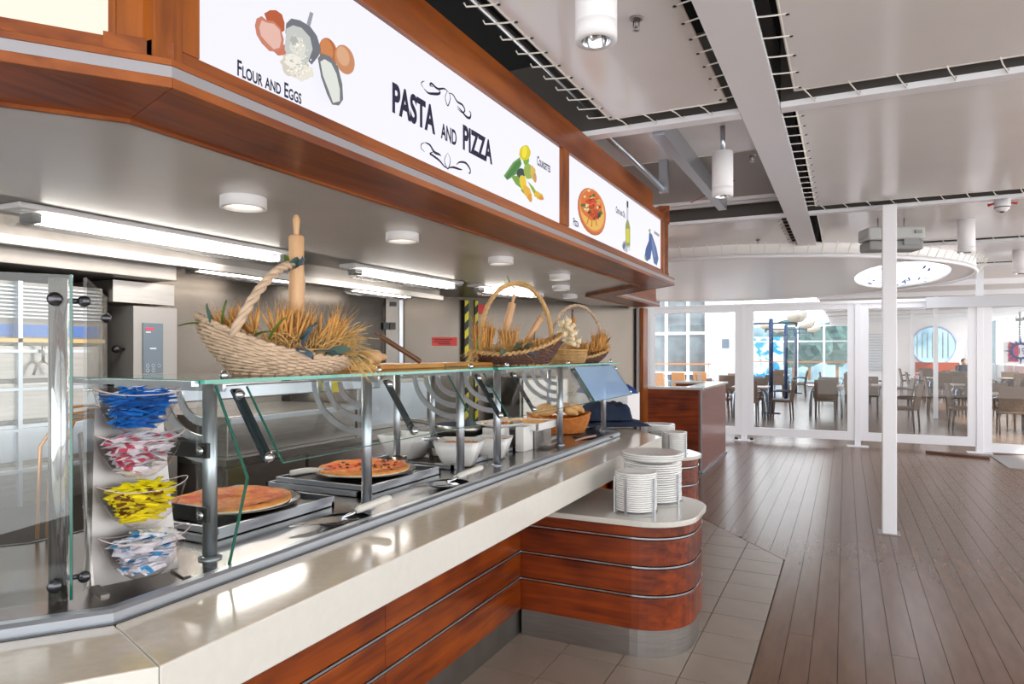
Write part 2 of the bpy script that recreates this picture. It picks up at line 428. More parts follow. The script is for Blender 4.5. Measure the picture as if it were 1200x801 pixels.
# ================================================================== CANOPY WITH SIGNS
C1 = (-1.30, 1.0); C2 = (-1.30, 5.82); C3 = (-2.07, 6.63)
AP = [v2(C1, DN, 1.9), C1, C2, C3, (-2.07, 8.45)]
canopy = root('canopy', 'cherry wood canopy over the counter with a grey stripe', 'canopy', (0, 0, 0))
for i in range(4):
    seg = lambda pr: None
    def piece(name, prof, m, bev=.002):
        cols = [offpath(AP, o) for o, z in prof]; bm = B(); M = len(prof)
        a = [bm.verts.new((cols[j][i].x, cols[j][i].y, prof[j][1])) for j in range(M)]
        b = [bm.verts.new((cols[j][i+1].x, cols[j][i+1].y, prof[j][1])) for j in range(M)]
        for j in range(M): k = (j+1) % M; bm.faces.new((a[j], b[j], b[k], a[k]))
        bm.faces.new(a); bm.faces.new(b[::-1]); bmesh.ops.recalc_face_normals(bm, faces=bm.faces)
        link(name, bm, m, canopy, bevel=bev)
    piece('lower_edge', rect(0, 2.119, .03, 2.142), WOODF)
    piece('grey_stripe', rect(.004, 2.142, .03, 2.167), STRIP, 0)
    piece('upper_edge', rect(.0, 2.167, .07, 2.182), WOODF)
    piece('soffit', rect(.03, 2.121, .28, 2.137), WOODD)
    piece('inner_lip', rect(.272, 2.112, .285, 2.16), WOODF, 0)
    if i == 1: continue
    piece('fascia_bottom', rect(.045, 2.182, .10, 2.225), WOODF)
    piece('fascia_top', rect(.04, 2.64, .12, 2.80), WOODF)
    if i != 0: piece('fascia_board', rect(.05, 2.225, .10, 2.64), WOODF)
# main stretch framing
def bx(name, a, b, m, par, **kw):
    bm = B(); box(bm, a, b); return part(name, bm, m, par, **kw)
bx('fascia_bottom', (-1.40, .985, 2.182), (-1.345, 5.62, 2.229), WOODF, canopy, bevel=.002)
bx('fascia_top', (-1.42, 1.0, 2.634), (-1.34, 5.24, 2.80), WOODF, canopy, bevel=.002)
bx('fascia_top', (-1.42, 5.24, 2.634), (-1.34, 5.62, 2.69), WOODF, canopy, bevel=.002)
bx('upright', (-1.42, 3.36, 2.229), (-1.338, 3.45, 2.634), WOODV, canopy, bevel=.002)
bx('upright', (-1.42, 5.57, 2.182), (-1.338, 5.63, 2.69), WOODV, canopy, bevel=.002)
bx('upright', (-1.44, .985, 2.182), (-1.338, 1.055, 2.68), WOODV, canopy, bevel=.002)
bx('upright', (-1.42, 1.055, 2.229), (-1.3435, 1.105, 2.64), WOODV, canopy, bevel=.002)
# near wing: light box and wooden posts
def wing(px, z):        # a point on the near wing's fascia plane
    o = offpath(AP, .05); p, q = o[0], o[1]
    return p, q
p0, p1 = offpath(AP, .05)[:2]
dw = (p1-p0).normalized(); nin = left(dw)
def wbox(name, t0, t1, z0, z1, o0, o1, m, par):
    a = p1 - dw*t0; b = p1 - dw*t1; bm = B()
    prism(bm, [a+nin*o0, b+nin*o0, b+nin*o1, a+nin*o1], z0, z1); bmesh.ops.recalc_face_normals(bm, faces=bm.faces)
    return link(name, bm, m, par)
wbox('upright', -.012, .093, 2.182, 2.66, 0, .06, WOODV, canopy)
wbox('corner_block', -.02, .115, 2.182, 2.232, -.009, .07, WOODF, canopy)
wbox('upright', .0925, .106, 2.182, 2.66, -.004, .06, WOODV, canopy)
SIGNE = mat('sign_glow', '#000000', .6, emit='#f3f2fc', es=.80)
SIGNW = mat('warm_sign_glow', '#000000', .6, emit='#fff6e4', es=.80)
bm = B(); a = p1 - dw*.107; b = p1 - dw*1.85
prism(bm, [a+nin*.01, b+nin*.01, b+nin*.05, a+nin*.05], 2.225, 2.64); bmesh.ops.recalc_face_normals(bm, faces=bm.faces)
tag(link('light_box', bm, SIGNW), 'blank warm lit light box at the top left corner', 'sign')
XS = -1.36
sign1 = root('menu_sign', 'long backlit white sign reading pasta and pizza', 'sign', (0, 0, 0))
sign2 = root('menu_sign', 'short backlit white sign with pizza, oil bottle and aubergines', 'sign', (0, 0, 0))
bx('light_panel', (XS-.03, 1.105, 2.229), (XS, 3.36, 2.634), SIGNE, sign1)
bx('light_panel', (XS-.03, 3.45, 2.229), (XS, 5.57, 2.634), SIGNE, sign2)
PM = {}
def inkm(c):
    if c not in PM: PM[c] = mat('print_'+c.strip('#'), '#000000', .8, emit=c, es=.80)
    return PM[c]
def picture(name, shapes, par, lab=None):
    """flat print on the sign; shapes in photo points carried to the sign plane"""
    bm = B(); ms = []; k = 0
    for c, pts in shapes:
        m = inkm(c)
        if m not in ms: ms.append(m)
        P = [onX(x, y, XS) for x, y in pts]
        x = XS + .0015 + k*.00025; k += 1
        f = bm.faces.new([bm.verts.new((x, p.y, p.z)) for p in P]); f.material_index = ms.index(m)
    bmesh.ops.recalc_face_normals(bm, faces=bm.faces)
    o = link(name, bm, ms, par)
    if lab: o['label'] = lab
    return o
def ell(cx, cy, a, b, rot=0, n=22, wob=0):
    r = math.radians(rot); P = []
    for k in range(n):
        t = 2*math.pi*k/n; q = 1 + random.uniform(-wob, wob); x = a*q*math.cos(t); y = b*q*math.sin(t)
        P.append((cx + x*math.cos(r) - y*math.sin(r), cy + x*math.sin(r) + y*math.cos(r)))
    return P
sh = [('#b85a34', [(309, 16), (316, 12), (323, 12), (330, 17), (333, 27), (333, 36), (326, 40), (316, 34)]),
      ('#c9745a', ell(328, 58, 9, 7, 20, wob=.1)),
      ('#c98068', [(298, 30), (300, 22), (306, 19), (312, 24), (320, 25), (328, 33), (332, 46), (331, 56), (324, 61), (315, 60), (306, 51), (300, 41)]),
      ('#e6b8ac', [(303, 32), (306, 24), (313, 27), (320, 28), (327, 35), (329, 47), (327, 56), (320, 58), (312, 50), (305, 42)]),
      ('#b86a3a', ell(384, 62, 10.5, 18, -14)), ('#cf8450', ell(382, 58, 7, 13, -14)),
      ('#c98a62', ell(403, 70, 11, 18, -18)), ('#dba882', ell(401, 66, 7, 12, -18)),
      ('#d7cdc0', ell(345, 76, 17, 15, 25, wob=.12)), ('#e8e2d4', ell(352, 84, 14, 11, 10, wob=.14)),
      ('#70727a', [(333, 40), (334, 28), (340, 22), (350, 24), (362, 31), (370, 42), (375, 58), (372, 66), (364, 76), (360, 72), (363, 60), (352, 40), (340, 31)]),
      ('#9a9ca4', [(358, 28), (362, 14), (366, 16), (362, 32)]),
      ('#c6c8c4', [(334, 34), (342, 30), (352, 33), (362, 44), (365, 58), (360, 72), (350, 80), (338, 72), (332, 58)]),
      ('#dcdcd4', ell(348, 56, 9, 14, -20, wob=.18)), ('#b4b4ae', ell(343, 48, 4, 6, -20, wob=.3)), ('#efebe0', ell(342, 72, 10, 8, 10, wob=.2))]
sh_scoop = [('#74767a', [(365, 70), (370, 64), (380, 68), (389, 80), (394, 100), (395, 118), (390, 125), (382, 124), (376, 112), (369, 92)]),
      ('#dfe2da', [(368, 74), (373, 71), (381, 76), (387, 88), (391, 106), (391, 120), (383, 122), (378, 108), (371, 90)])]
for k in range(70):
    a = random.uniform(0, 6.28); q = random.uniform(0, 1)**.5; sh.append((random.choice(('#f4f0e6', '#d2ccbe', '#e2dccd', '#bdb8ac', '#faf6ec')), ell(347+13*q*math.cos(a)-2*math.sin(a), 70+22*q*math.sin(a), random.uniform(.8, 2.2), random.uniform(.7, 1.8), 0, 7, .2)))
sh += sh_scoop
picture('flour_and_eggs_picture', sh, sign1)
sh = [('#6f9a58', [(590, 206), (601, 190), (609, 184), (611, 192), (605, 204), (594, 211)]), ('#4a8040', [(592, 207), (604, 190), (610, 187), (610, 193), (602, 204), (594, 211)]),
      ('#3a4a48', ell(610, 203, 5, 6, 0)), ('#7aa048', [(598, 206), (606, 206), (613, 215), (612, 222), (604, 216)]),
      ('#7aa83a', ell(616, 187, 3.5, 7, 0)), ('#d8c81e', ell(614.5, 179, 6.5, 9, 5, wob=.06)), ('#efe040', ell(614, 178, 3, 7, 5)),
      ('#9ab050', ell(619, 201, 6, 9, -8, wob=.06)), ('#d8b858', ell(624, 203, 3, 9, -8, wob=.14)), ('#c99a60', ell(626, 208, 2, 6, -5)),
      ('#88a838', [(609, 216), (618, 226), (622, 234), (616, 230), (610, 224)]), ('#e8c83a', ell(612, 214, 4, 9, -8, wob=.08)), ('#e8b040', ell(617, 225, 4, 9, -25, wob=.15)), ('#d89a3a', ell(620, 232, 2.5, 5, -10, wob=.2)),
      ('#8fae3c', [(617, 212), (624, 219), (630, 229), (625, 228)]), ('#e0b83c', ell(630, 229, 6, 4, 35, wob=.2)), ('#d89030', ell(633, 232, 3, 2.5, 20, wob=.2))]
picture('courgette_picture', sh, sign1)
sh = [('#c06a3c', ell(693, 248, 15.5, 28.5, -13)), ('#d8824a', ell(694, 246.5, 15, 26.5, -13)), ('#e8b45a', ell(693.5, 246, 13.5, 24.5, -13)), ('#d8703a', ell(692.5, 240, 12.5, 18, -13, wob=.05))]
for k in range(46):
    a = random.uniform(0, 6.28); r = random.uniform(0, 1)**.5
    dx, dy = 11*r*math.cos(a), 17*r*math.sin(a); x = 692.5 + dx*.97 + dy*.22; y = 240 + dy*.97
    sh.append((random.choice(('#c23a20', '#a82818', '#e0d090', '#e8dcb0', '#5a6a2c', '#3c3a3a', '#c84a2c', '#d89a50')), ell(x, y, random.uniform(1, 2.6), random.uniform(1.2, 3.2), random.uniform(0, 180), 9, .2)))
for a in (70, 95, 120):
    r = math.radians(a); sh.append(('#b06a30', [(692, 240), (692+14*math.cos(r)+.5, 240+26*math.sin(r)), (692+14*math.cos(r)-.7, 240+26*math.sin(r))]))
picture('pizza_picture', sh, sign2)
sh = [('#b8bcc8', ell(733.5, 288, 4.5, 7, 0, wob=.15)), ('#70768a', ell(731, 288, 1.6, 4, 10)), ('#c8ccd0', [(733.8, 242), (736, 243), (736, 262), (733.8, 262)]),
      ('#3a3c40', [(734, 235), (736, 236), (736, 243.5), (734, 242.5)]), ('#9aa05a', [(732.5, 264), (734, 258), (736, 258), (738, 266), (738, 288), (733, 288)]),
      ('#d6cc40', [(733.4, 268), (737, 268), (737, 284), (733.6, 284)]), ('#e4e6ea', ell(736.5, 292, 2, 2.4))]
picture('oil_bottle_picture', sh, sign2)
sh = [('#5f74a0', [(761, 271), (764, 275), (769, 290), (771.5, 303), (769.5, 311), (766, 308), (764, 296), (762, 282)]), ('#4c6296', [(760.5, 272), (763, 278), (763.5, 292), (762, 303), (757.5, 306), (755, 301), (756.5, 291), (760, 282)]),
      ('#7d90b8', [(763, 277), (766, 287), (768, 300), (766.8, 302), (764.6, 290)]), ('#a8b060', ell(761, 270, 1.3, 2)), ('#88a078', ell(756, 302, 1, 2.4))]
picture('aubergine_picture', sh, sign2)
def text(body, par, y, z, h, sx, col='#1c1838', small=False, off=.0, shear=0, name='lettering'):
    cu = bpy.data.curves.new(name, 'FONT'); cu.body = body; cu.size = 1; cu.small_caps_scale = .72; cu.offset = off
    if small:
        for i, ch in enumerate(body): cu.body_format[i].use_small_caps = True
    t = bpy.data.objects.new('tmp', cu); COL.objects.link(t)
    bpy.context.view_layer.update()
    me = bpy.data.meshes.new_from_object(t.evaluated_get(bpy.context.evaluated_depsgraph_get()))
    bpy.data.objects.remove(t); o = bpy.data.objects.new(name, me); me.name = name
    k = h/.73
    # text plane: x along +Y, y along +Z
    me.transform(Matrix(((0, 0, k, 0), (k*sx, 0, 0, 0), (0, k, 0, 0), (0, 0, 0, 1))))
    me.materials.clear(); me.materials.append(inkm(col))
    COL.objects.link(o); o.location = (XS + .004, y, z); o.parent = par
    return o, max(v.co.y for v in me.vertices)
def sign_text(body, par, p_left, p_right, h, **kw):
    """fit the words between two photo points (baseline left, baseline right)"""
    a = onX(*p_left, XS); b = onX(*p_right, XS)
    o, w = text(body, par, a.y, (a.z+b.z)/2, h, 1, **kw)
    s = (b.y-a.y)/w; o.scale = (1, s, 1)
    return o
def zh(px, ya, yb): return abs(onX(px, ya, XS).z - onX(px, yb, XS).z)
sign_text('Flour and Eggs', sign1, (276, 89), (352, 121), zh(280, 71, 90), small=True, off=.02)
sign_text('PASTA', sign1, (458, 130), (509, 156), zh(462, 97, 131), off=.04)
sign_text('AND', sign1, (516, 163), (534, 169), zh(520, 145, 163), off=.03)
sign_text('PIZZA', sign1, (541, 174), (576, 191), zh(544, 146, 174), off=.04)
sign_text('Courgettes', sign1, (628.5, 193), (644, 202), zh(630, 183, 194), small=True, off=.025)
sign_text('Pizza', sign2, (671, 263), (677.5, 267), zh(673, 255, 264), small=True, off=.025)
sign_text('Olive and Oil', sign2, (721, 249), (732, 255), zh(724, 242, 249.5), small=True, off=.025)
sign_text('Aubergines', sign2, (766, 274), (772, 277), zh(768, 270.5, 275), small=True, off=.025)
def curl(pts, w):
    """tapered pen stroke through photo points"""
    P = [onX(x, y, XS) for x, y in pts]; Q = []
    n = len(P)
    for i in range(n-1):
        for t in (0, .2, .4, .6, .8):
            a = P[max(i-1, 0)]; b = P[i]; c = P[i+1]; d = P[min(i+2, n-1)]
            Q.append(.5*((2*b) + (-a+c)*t + (2*a-5*b+4*c-d)*t*t + (-a+3*b-3*c+d)*t**3))
    Q.append(P[-1]); return Q, w
def ornament(up):
    bm = B()
    if up:
        st = [([(496, 104), (493, 99), (494, 96), (497, 95)], .0025), ([(496, 104), (501, 109), (507, 110), (513, 110), (515, 108), (513, 105)], .006), ([(507, 102), (503, 100), (505, 98), (512, 104), (520, 104), (524, 108)], .005),
              ([(524, 106), (521, 114), (524, 124), (527, 114), (524, 106)], .003), ([(525, 109), (530, 111), (535, 119), (541, 123), (544, 129), (541, 132), (535, 127)], .005), ([(535, 124), (540, 130), (546, 137), (550, 138), (551, 133), (549, 130)], .006)]
    else:
        st = [([(497, 178), (493, 174), (493, 169), (497, 167)], .0025), ([(497, 167), (503, 170), (508, 178), (514, 181), (516, 183)], .006), ([(507, 178), (503, 180), (506, 182), (514, 188), (520, 195), (524, 197)], .005),
              ([(524, 179), (520, 188), (524, 198), (527, 188), (524, 179)], .003), ([(524, 197), (530, 196), (537, 198), (541, 199)], .005), ([(534, 193), (538, 190), (545, 191), (550, 198), (550, 203), (548, 202)], .0055)]
    for pts, w in st:
        Q, w = curl(pts, w); n = len(Q); L = []; R = []
        for i, p in enumerate(Q):
            d = (Q[min(i+1, n-1)] - Q[max(i-1, 0)]); d.x = 0
            if d.length < 1e-6: d = Vector((0, 1, 0))
            d.normalize(); nn = Vector((0, -d.z, d.y)); ww = w*(.25 + math.sin(math.pi*i/(n-1)))*.7
            L.append(bm.verts.new((XS+.003, p.y+nn.y*ww, p.z+nn.z*ww))); R.append(bm.verts.new((XS+.003, p.y-nn.y*ww, p.z-nn.z*ww)))
        for i in range(n-1):
            try: bm.faces.new((L[i], L[i+1], R[i+1], R[i]))
            except Exception: pass
    link('scroll_ornament', bm, inkm('#1c1838'), sign1)
ornament(True); ornament(False)

# ================================================================== KITCHEN SHELL
inner = offpath(AP, .275)
WL = -4.4
bm = B()
poly = [inner[0], inner[1], inner[2], inner[3], (inner[4].x, 8.5), (-2.45, 8.62), (-4.31, 6.2), (WL, 6.0), (WL, -1.6)]
poly = [(p[0], p[1]) for p in poly]
prism(bm, [(p[0], p[1]) for p in [inner[0], inner[1], inner[2], inner[3], (inner[4].x, 8.5), (-2.45, 8.55), (-2.85, 8.0), (-2.82, 6), (-2.82, -1.6)]], 2.14, 2.18)
struct('ceiling_kitchen', bm, KCEIL)
bm = B(); prism(bm, [(-2.82, -1.6), (-2.82, 6.2), (-2.85, 8.0), (-4.31, 6.2), (WL, 6.0), (WL, -1.6)], 2.17, 2.2)
struct('ceiling_rear', bm, STEELD)
bm = B(); box(bm, (WL-.05, -1.6, 0), (WL, 6.02, 2.3)); struct('wall_left', bm, WALLST)
bm = B(); beam(bm, (WL, 6.0, 1.1), (-2.40, 8.58, 1.1), .05, 2.2); struct('wall_rear', bm, WALLST)
bm = B(); box(bm, (WL-.05, -1.65, 0), (-3.1, -1.6, 2.3)); struct('wall_near', bm, WALLST)
# wooden corner post at the far end of the kiosk
bm = B(); box(bm, (-2.345, 8.50, 0), (-2.295, 8.72, 2.12)); o = struct('trim_1', bm, WOODV)
bm = B(); box(bm, (-2.395, 8.54, 0), (-2.345, 8.60, 2.12)); struct('trim_2', bm, WHITE)
# roof of the kiosk (closes the box from above)
bm = B(); box(bm, (WL, -1.6, 2.3), (-2.9, 6.0, 2.32)); struct('trim_3', bm, BLACK)
# rail below the fluorescent row, hood beams
bm = B(); box(bm, (-3.40, -1.2, 2.035), (-3.34, 5.4, 2.075)); struct('trim_4', bm, STEEL)
bm = B(); box(bm, (-3.40, -1.2, 2.075), (-3.38, 5.4, 2.17)); struct('trim_5', bm, STEELD)
hood = root('extractor_hood', 'long steel extractor hood above the pizza ovens', 'hood', (-3.8, 1.3, 1.96))
bx('hood_body', (-4.35, -1.2, 1.96), (-3.45, 2.68, 2.16), STEELD, hood, bevel=.004)
bx('hood_lip', (-3.47, -1.2, 2.06), (-3.43, 2.68, 2.08), SATIN, hood)

def wallpt(s, z, off=.03):        # s metres along the rear wall from its left end, off = distance into the kitchen
    a = Vector((WL, 6.0)); b = Vector((-2.40, 8.58)); d = (b-a).normalized(); n = Vector((d.y, -d.x))
    p = a + d*s + n*off; return Vector((p.x, p.y, z)), d, n
def wallbox(name, s0, s1, z0, z1, t, m, par=None, off=.026, bevel=0):
    p, d, n = wallpt(0, 0, 0); bm = B()
    q = [wallpt(s0, 0, off)[0], wallpt(s1, 0, off)[0], wallpt(s1, 0, off+t)[0], wallpt(s0, 0, off+t)[0]]
    prism(bm, q, z0, z1); bmesh.ops.recalc_face_normals(bm, faces=bm.faces); return link(name, bm, m, par, bevel=bevel)
def s_of(px):
    # distance along the rear wall seen at photo column px
    t = (px-600)/F; a = Vector((WL, 6.0)); d = (Vector((-2.40, 8.58))-a).normalized()
    # ray direction
    r = Vector((t*CS - SN, t*SN + CS)); 
    det = r.x*(-d.y) + d.x*r.y; k = (a.x*(-d.y) + d.x*a.y)/det
    s = (r.x*a.y - r.y*a.x)/ -det if abs(det) > 1e-6 else 0
    p = r*k; return (p-a).dot(d), k
def zat(px, py): s, k = s_of(px); return H + (HY-py)*k/F
def wb(name, x0, x1, y0, y1, t, m, par=None, off=.026): return wallbox(name, s_of(x0)[0], s_of(x1)[0], zat((x0+x1)/2, y1), zat((x0+x1)/2, y0), t, m, par, off)
pn = wb('rear_panel', 473, 539, 352, 480, .012, WALLST); pn['kind'] = 'structure'; pn.name = 'trim_6'
pn = wb('rear_panel', 451, 471, 350, 480, .02, STEELD); pn.name = 'trim_7'; pn['kind'] = 'structure'
pn = wb('x', 466, 470, 352, 480, .035, SATIN); pn.name = 'trim_8'; pn['kind'] = 'structure'
pn = wb('x', 402, 450, 358, 480, .015, WALLST); pn.name = 'trim_9'; pn['kind'] = 'structure'
sw = root('wall_socket', 'twin black socket on the steel rear wall', 'socket', (0, 0, 0))
wb('socket', 447, 453, 378, 386, .06, BLK, sw); wb('socket', 454.5, 461, 378, 386, .06, BLK, sw)
tag(wb('switch', 455, 463, 354, 359, .03, BLK), 'small switch plate high on the steel rear wall', 'switch')
REDN = mat('red_notice', '#d8352a', .5)
nt = wb('notice', 505, 534, 395, 405, .004, REDN, off=.04); tag(nt, 'red notice on the steel rear wall', 'notice')
bm = B()
for k, (x0, x1) in enumerate(((506.5, 528), (507, 525), (512, 526))):
    a = s_of(x0)[0]; b = s_of(x1)[0]; z = zat(520, 397.5+2.5*k)
    q = [wallpt(a, 0, .045)[0], wallpt(b, 0, .045)[0], wallpt(b, 0, .0465)[0], wallpt(a, 0, .0465)[0]]; prism(bm, q, z-.008, z+.004)
link('print_lines', bm, mat('dark_red_print', '#5a1210', .6), nt)
# hazard striped pillar
hz = root('pillar', 'pillar with yellow and black hazard stripes by the rear wall', 'pillar', (0, 0, 0))
YEL = mat('hazard_yellow', '#d9cf2a', .5); HBK = mat('hazard_black', '#1a1a18', .5)
def hazard(x0, x1):
    s0, s1 = s_of(x0)[0], s_of(x1)[0]; w = s1-s0; z = .8; k = 0
    wallbox('strip_back', s0, s1, .6, 2.14, .09, HBK, hz)
    bm = B()
    while z < 2.12:
        zz = [min(2.13, q) for q in (z, z+w*1.0, z+w*1.0+.09, z+.09)]
        pts = [wallpt(s0, zz[0], .119)[0], wallpt(s1, zz[1], .119)[0], wallpt(s1, zz[2], .119)[0], wallpt(s0, zz[3], .119)[0]]
        bm.faces.new([bm.verts.new(p) for p in pts]); z += .18
    link('yellow_stripe', bm, YEL, hz)
hazard(540, 544.5); hazard(552, 555.5)
wallbox('core', s_of(544.5)[0], s_of(552)[0], .6, 2.14, .07, mat('olive_metal', '#5a5440', .4, .6), hz)
tag(wb('fire_sign', 556, 566, 357, 368, .03, REDN, off=.05), 'red sign high beside the hazard pillar', 'sign')

# ------------------------------------------------------------------ kitchen ceiling lamps
def downlight(x, y, r, lab):
    t = root('ceiling_lamp', lab, 'ceiling lamp', (x, y, 2.14), 0, 'round surface lamps under the kitchen ceiling')
    bm = B(); lathe(bm, [(r*.99, 0), (r, -.04), (r*.86, -.042), (r*.84, -.02)], n=32); link('housing', bm, WHP, t)
    bm = B(); lathe(bm, [(0, -.018), (r*.84, -.02)], n=32); link('diffuser', bm, DOWNE, t)
for x, y, r, lab in ((-2.06, 1.89, .085, 'nearest round ceiling lamp above the big pale basket'), (-1.97, 2.80, .082, 'round ceiling lamp next along from the nearest one'),
                     (-1.92, 3.78, .08, 'round ceiling lamp above and left of the brown basket'), (-1.94, 4.80, .08, 'round ceiling lamp above the brown basket handle'),
                     (-2.25, 5.60, .08, 'round ceiling lamp beyond the brown basket handle'), (-2.76, 6.2, .08, 'small round ceiling lamp farthest to the left'), (-2.5, 6.45, .08, 'small round ceiling lamp farthest along the kiosk')):
    downlight(x, y, r, lab)
def fluoro(a, b, lab, e=TUBEE, z=2.17, w=.13):
    a, b = Vector(a), Vector(b); c = (a+b)/2; L = (b-a).length; rz = math.atan2(-(b-a).x, (b-a).y)
    t = root('fluorescent_lamp', lab, 'lamp', (c.x, c.y, z), rz, 'fluorescent lamps in the kitchen ceiling')
    bm = B(); box(bm, (-w/2-.01, -L/2, -.025), (w/2+.01, L/2, 0)); link('housing', bm, WHP, t, bevel=.006)
    for s in (-.03, .03):
        bm = B(); tube(bm, [(s, -L/2+.09, -.055), (s, L/2-.09, -.055)], .014, 10); link('tube', bm, e, t)
    for s in (-1, 1):
        bm = B(); box(bm, (-.05, s*(L/2-.085)-.02, -.075), (.05, s*(L/2-.085)+.02, -.03)); link('tube_holder', bm, GREYP, t, bevel=.008)
    bm = B()
    n = 9; pr = [(-(w/2)*math.cos(math.pi*k/n), -.025 - .075*math.sin(math.pi*k/n)**.6) for k in range(n+1)]
    A = [bm.verts.new((p[0], -L/2+.01, p[1])) for p in pr]; C = [bm.verts.new((p[0], L/2-.01, p[1])) for p in pr]
    for k in range(n): f = bm.faces.new((A[k], A[k+1], C[k+1], C[k])); f.smooth = True
    bm.faces.new(A); bm.faces.new(C[::-1]); link('cover', bm, GLC, t)
    return t
GLC = glassmat('lamp_cover', (.97, .98, .99, 1), .8)
fluoro((-3.10, 1.62), (-3.10, 3.18), 'long fluorescent lamp nearest the ovens')
fluoro((-3.10, 3.75), (-3.05, 5.15), 'long fluorescent lamp at the middle of the kitchen')
fluoro((-3.0, 5.35), (-2.75, 6.3), 'fluorescent lamp turned at the far kitchen corner')
fluoro((-3.95, 3.1), (-3.95, 4.3), 'fluorescent lamp in the rear ceiling behind the oven')
fluoro((-3.95, 4.7), (-3.95, 5.8), 'fluorescent lamp in the rear ceiling right of the pale basket')
for nm, (x, y, L) in {'a': (-3.1, 2.4, 1.4), 'b': (-3.07, 4.4, 1.3), 'c': (-3.95, 3.7, 1.1)}.items():
    l = bpy.data.lights.new('fluorescent_light', 'AREA'); l.shape = 'RECTANGLE'; l.size = .1; l.size_y = L; l.energy = 8; l.color = (1, .96, .9)
    o = bpy.data.objects.new('fluorescent_light', l); COL.objects.link(o); o.location = (x, y, 2.055)

# ================================================================== OVENS (left)
OVST = mat('oven_steel', '#9b9793', .36, .6)
ov = root('oven', 'steel deck oven with grey control panels and black knob', 'oven', (-3.6, 2.65, 0))
def ob(name, a, b, m, **kw): return bx(name, a, b, m, ov, **kw)
ob('lower_body', (-4.3, 2.52, .1), (-3.60, 2.80, 1.0), OVST)
ob('deck_unit', (-4.3, 2.52, 1.0), (-3.60, 2.80, 1.36), OVST, bevel=.003)
ob('deck_unit', (-4.3, 2.52, 1.37), (-3.60, 2.80, 1.815), OVST, bevel=.003)
CPM = mat('control_panel_grey', '#5f6b76', .35); REDL = mat('red_digits', '#200000', .5, emit='#e83050', es=1.2)
for za, zb, zd in ((1.43, 1.72, 1.69), (1.10, 1.34, 1.315)):
    cp = ob('control_panel', (-3.60, 2.575, za), (-3.592, 2.70, zb), CPM)
    bm = B()
    for k in range(3): box(bm, (-3.592, 2.59+.018*k, zd-.012), (-3.590, 2.602+.018*k, zd+.004))
    o = link('digits', bm, REDL, cp)
    bm = B()
    for r_ in range(2):
        for k in range(3):
            if r_ == 1 and k == 2: continue
            c = (-3.5905, 2.60+.036*k, za+.045-.025*r_ if r_ == 0 else za+.018)
            tube(bm, [(c[0], c[1]+.010*math.cos(t), c[2]+.010*math.sin(t)) for t in [q*math.pi/4 for q in range(8)]], .0012, 4, closed=True)
            link('button', bm, mat('button_print', '#c8d0d8', .5), cp); bm = B()
    box(bm, (-3.592, 2.615, (za+zb)/2-.005), (-3.5905, 2.655, (za+zb)/2+.003)); box(bm, (-3.592, 2.59, zd-.026), (-3.5905, 2.62, zd-.019))
    link('printed_words', bm, mat('button_print', '#c8d0d8', .5), cp, kind='stuff')
bm = B(); tube(bm, [(-3.60, 2.53, 1.395), (-3.57, 2.54, 1.395), (-3.57, 2.77, 1.395), (-3.60, 2.78, 1.395)], .008, 8); part('handle', bm, mat('brass_handle', '#a8946c', .25, .9), ov)
bm = B(); lathe(bm, [(0, 0), (.008, 0), (.008, .03), (.02, .035), (.024, .05), (.016, .066), (0, .07)], (-3.68, 2.52, 1.57), 16, axis=(0, -1, 0)); part('knob', bm, BLK, ov)
tag(bx('duct_box', (-4.3, 2.40, 1.83), (-3.60, 2.78, 1.95), STEEL, root('steel_housing', 'plain steel housing between hood and oven', 'housing', (0, 0, 0))), 'x', 'x')
hb = [o for o in bpy.data.objects if o.name.startswith('duct_box')][0]; del hb['label']; del hb['category']
# big oven bank behind the left glass
bk = root('oven_bank', 'bank of steel oven decks behind the left glass', 'oven', (-3.6, 1.2, 0))
def kb(name, a, b, m, **kw): return bx(name, a, b, m, bk, **kw)
kb('body', (-4.3, -1.0, .1), (-3.66, 2.38, 1.90), STEELD)
for i in range(9):
    kb('louvre', (-3.67, 1.2, 1.72+.019*i), (-3.635, 2.36, 1.728+.019*i), SATIN)
kb('blue_band', (-3.668, 1.2, 1.63), (-3.655, 2.36, 1.69), mat('blue_band', '#4a68a0', .3, .4))
kb('brass_rail', (-3.67, .8, 1.60), (-3.61, 2.36, 1.62), mat('brass', '#b49a6a', .3, .8))
for z0, z1, m in ((1.42, 1.585, STEEL), (1.22, 1.40, STEEL), (1.02, 1.20, SATIN), (.80, 1.00, STEEL)):
    kb('oven_door', (-3.66, .9, z0), (-3.63, 2.34, z1), m, bevel=.004)
    kb('door_bar', (-3.63, 1.0, z1-.035), (-3.60, 2.28, z1-.02), SATIN)
for y in (1.93, 2.14): kb('column', (-3.66, y, .8), (-3.61, y+.02, 1.9), SATIN)
bm = B()
pf = Vector((-3.585, 2.03, 1.44))
tube(bm, [pf+Vector((0, 0, .15)), pf+Vector((0, 0, .06))], .008, 6)
for s in (-1, 1): tube(bm, [pf+Vector((0, 0, .07)), pf+Vector((0, s*.03, .05)), pf+Vector((0, s*.045, 0))], .006, 6)
tag(link('fork', bm, STEELD), 'grey two-pronged fork hanging on the oven bank', 'fork')
# hoses between oven and bank
bm = B()
for k, c in enumerate((.0, .02, .04)):
    tube(bm, [(-2.36-c, 1.38-c, .935), (-2.36-c, 1.39-c, 1.20+c), (-2.35-c, 1.43, 1.32+c), (-2.34-c, 1.49+c, 1.33+c), (-2.33-c, 1.54+c, 1.25), (-2.33-c, 1.56+c, .935)], .006, 8)
tag(link('hose', bm, mat('copper_hose', '#c08850', .3, .6)), 'bent copper hoses standing behind the condiment stand', 'hose')

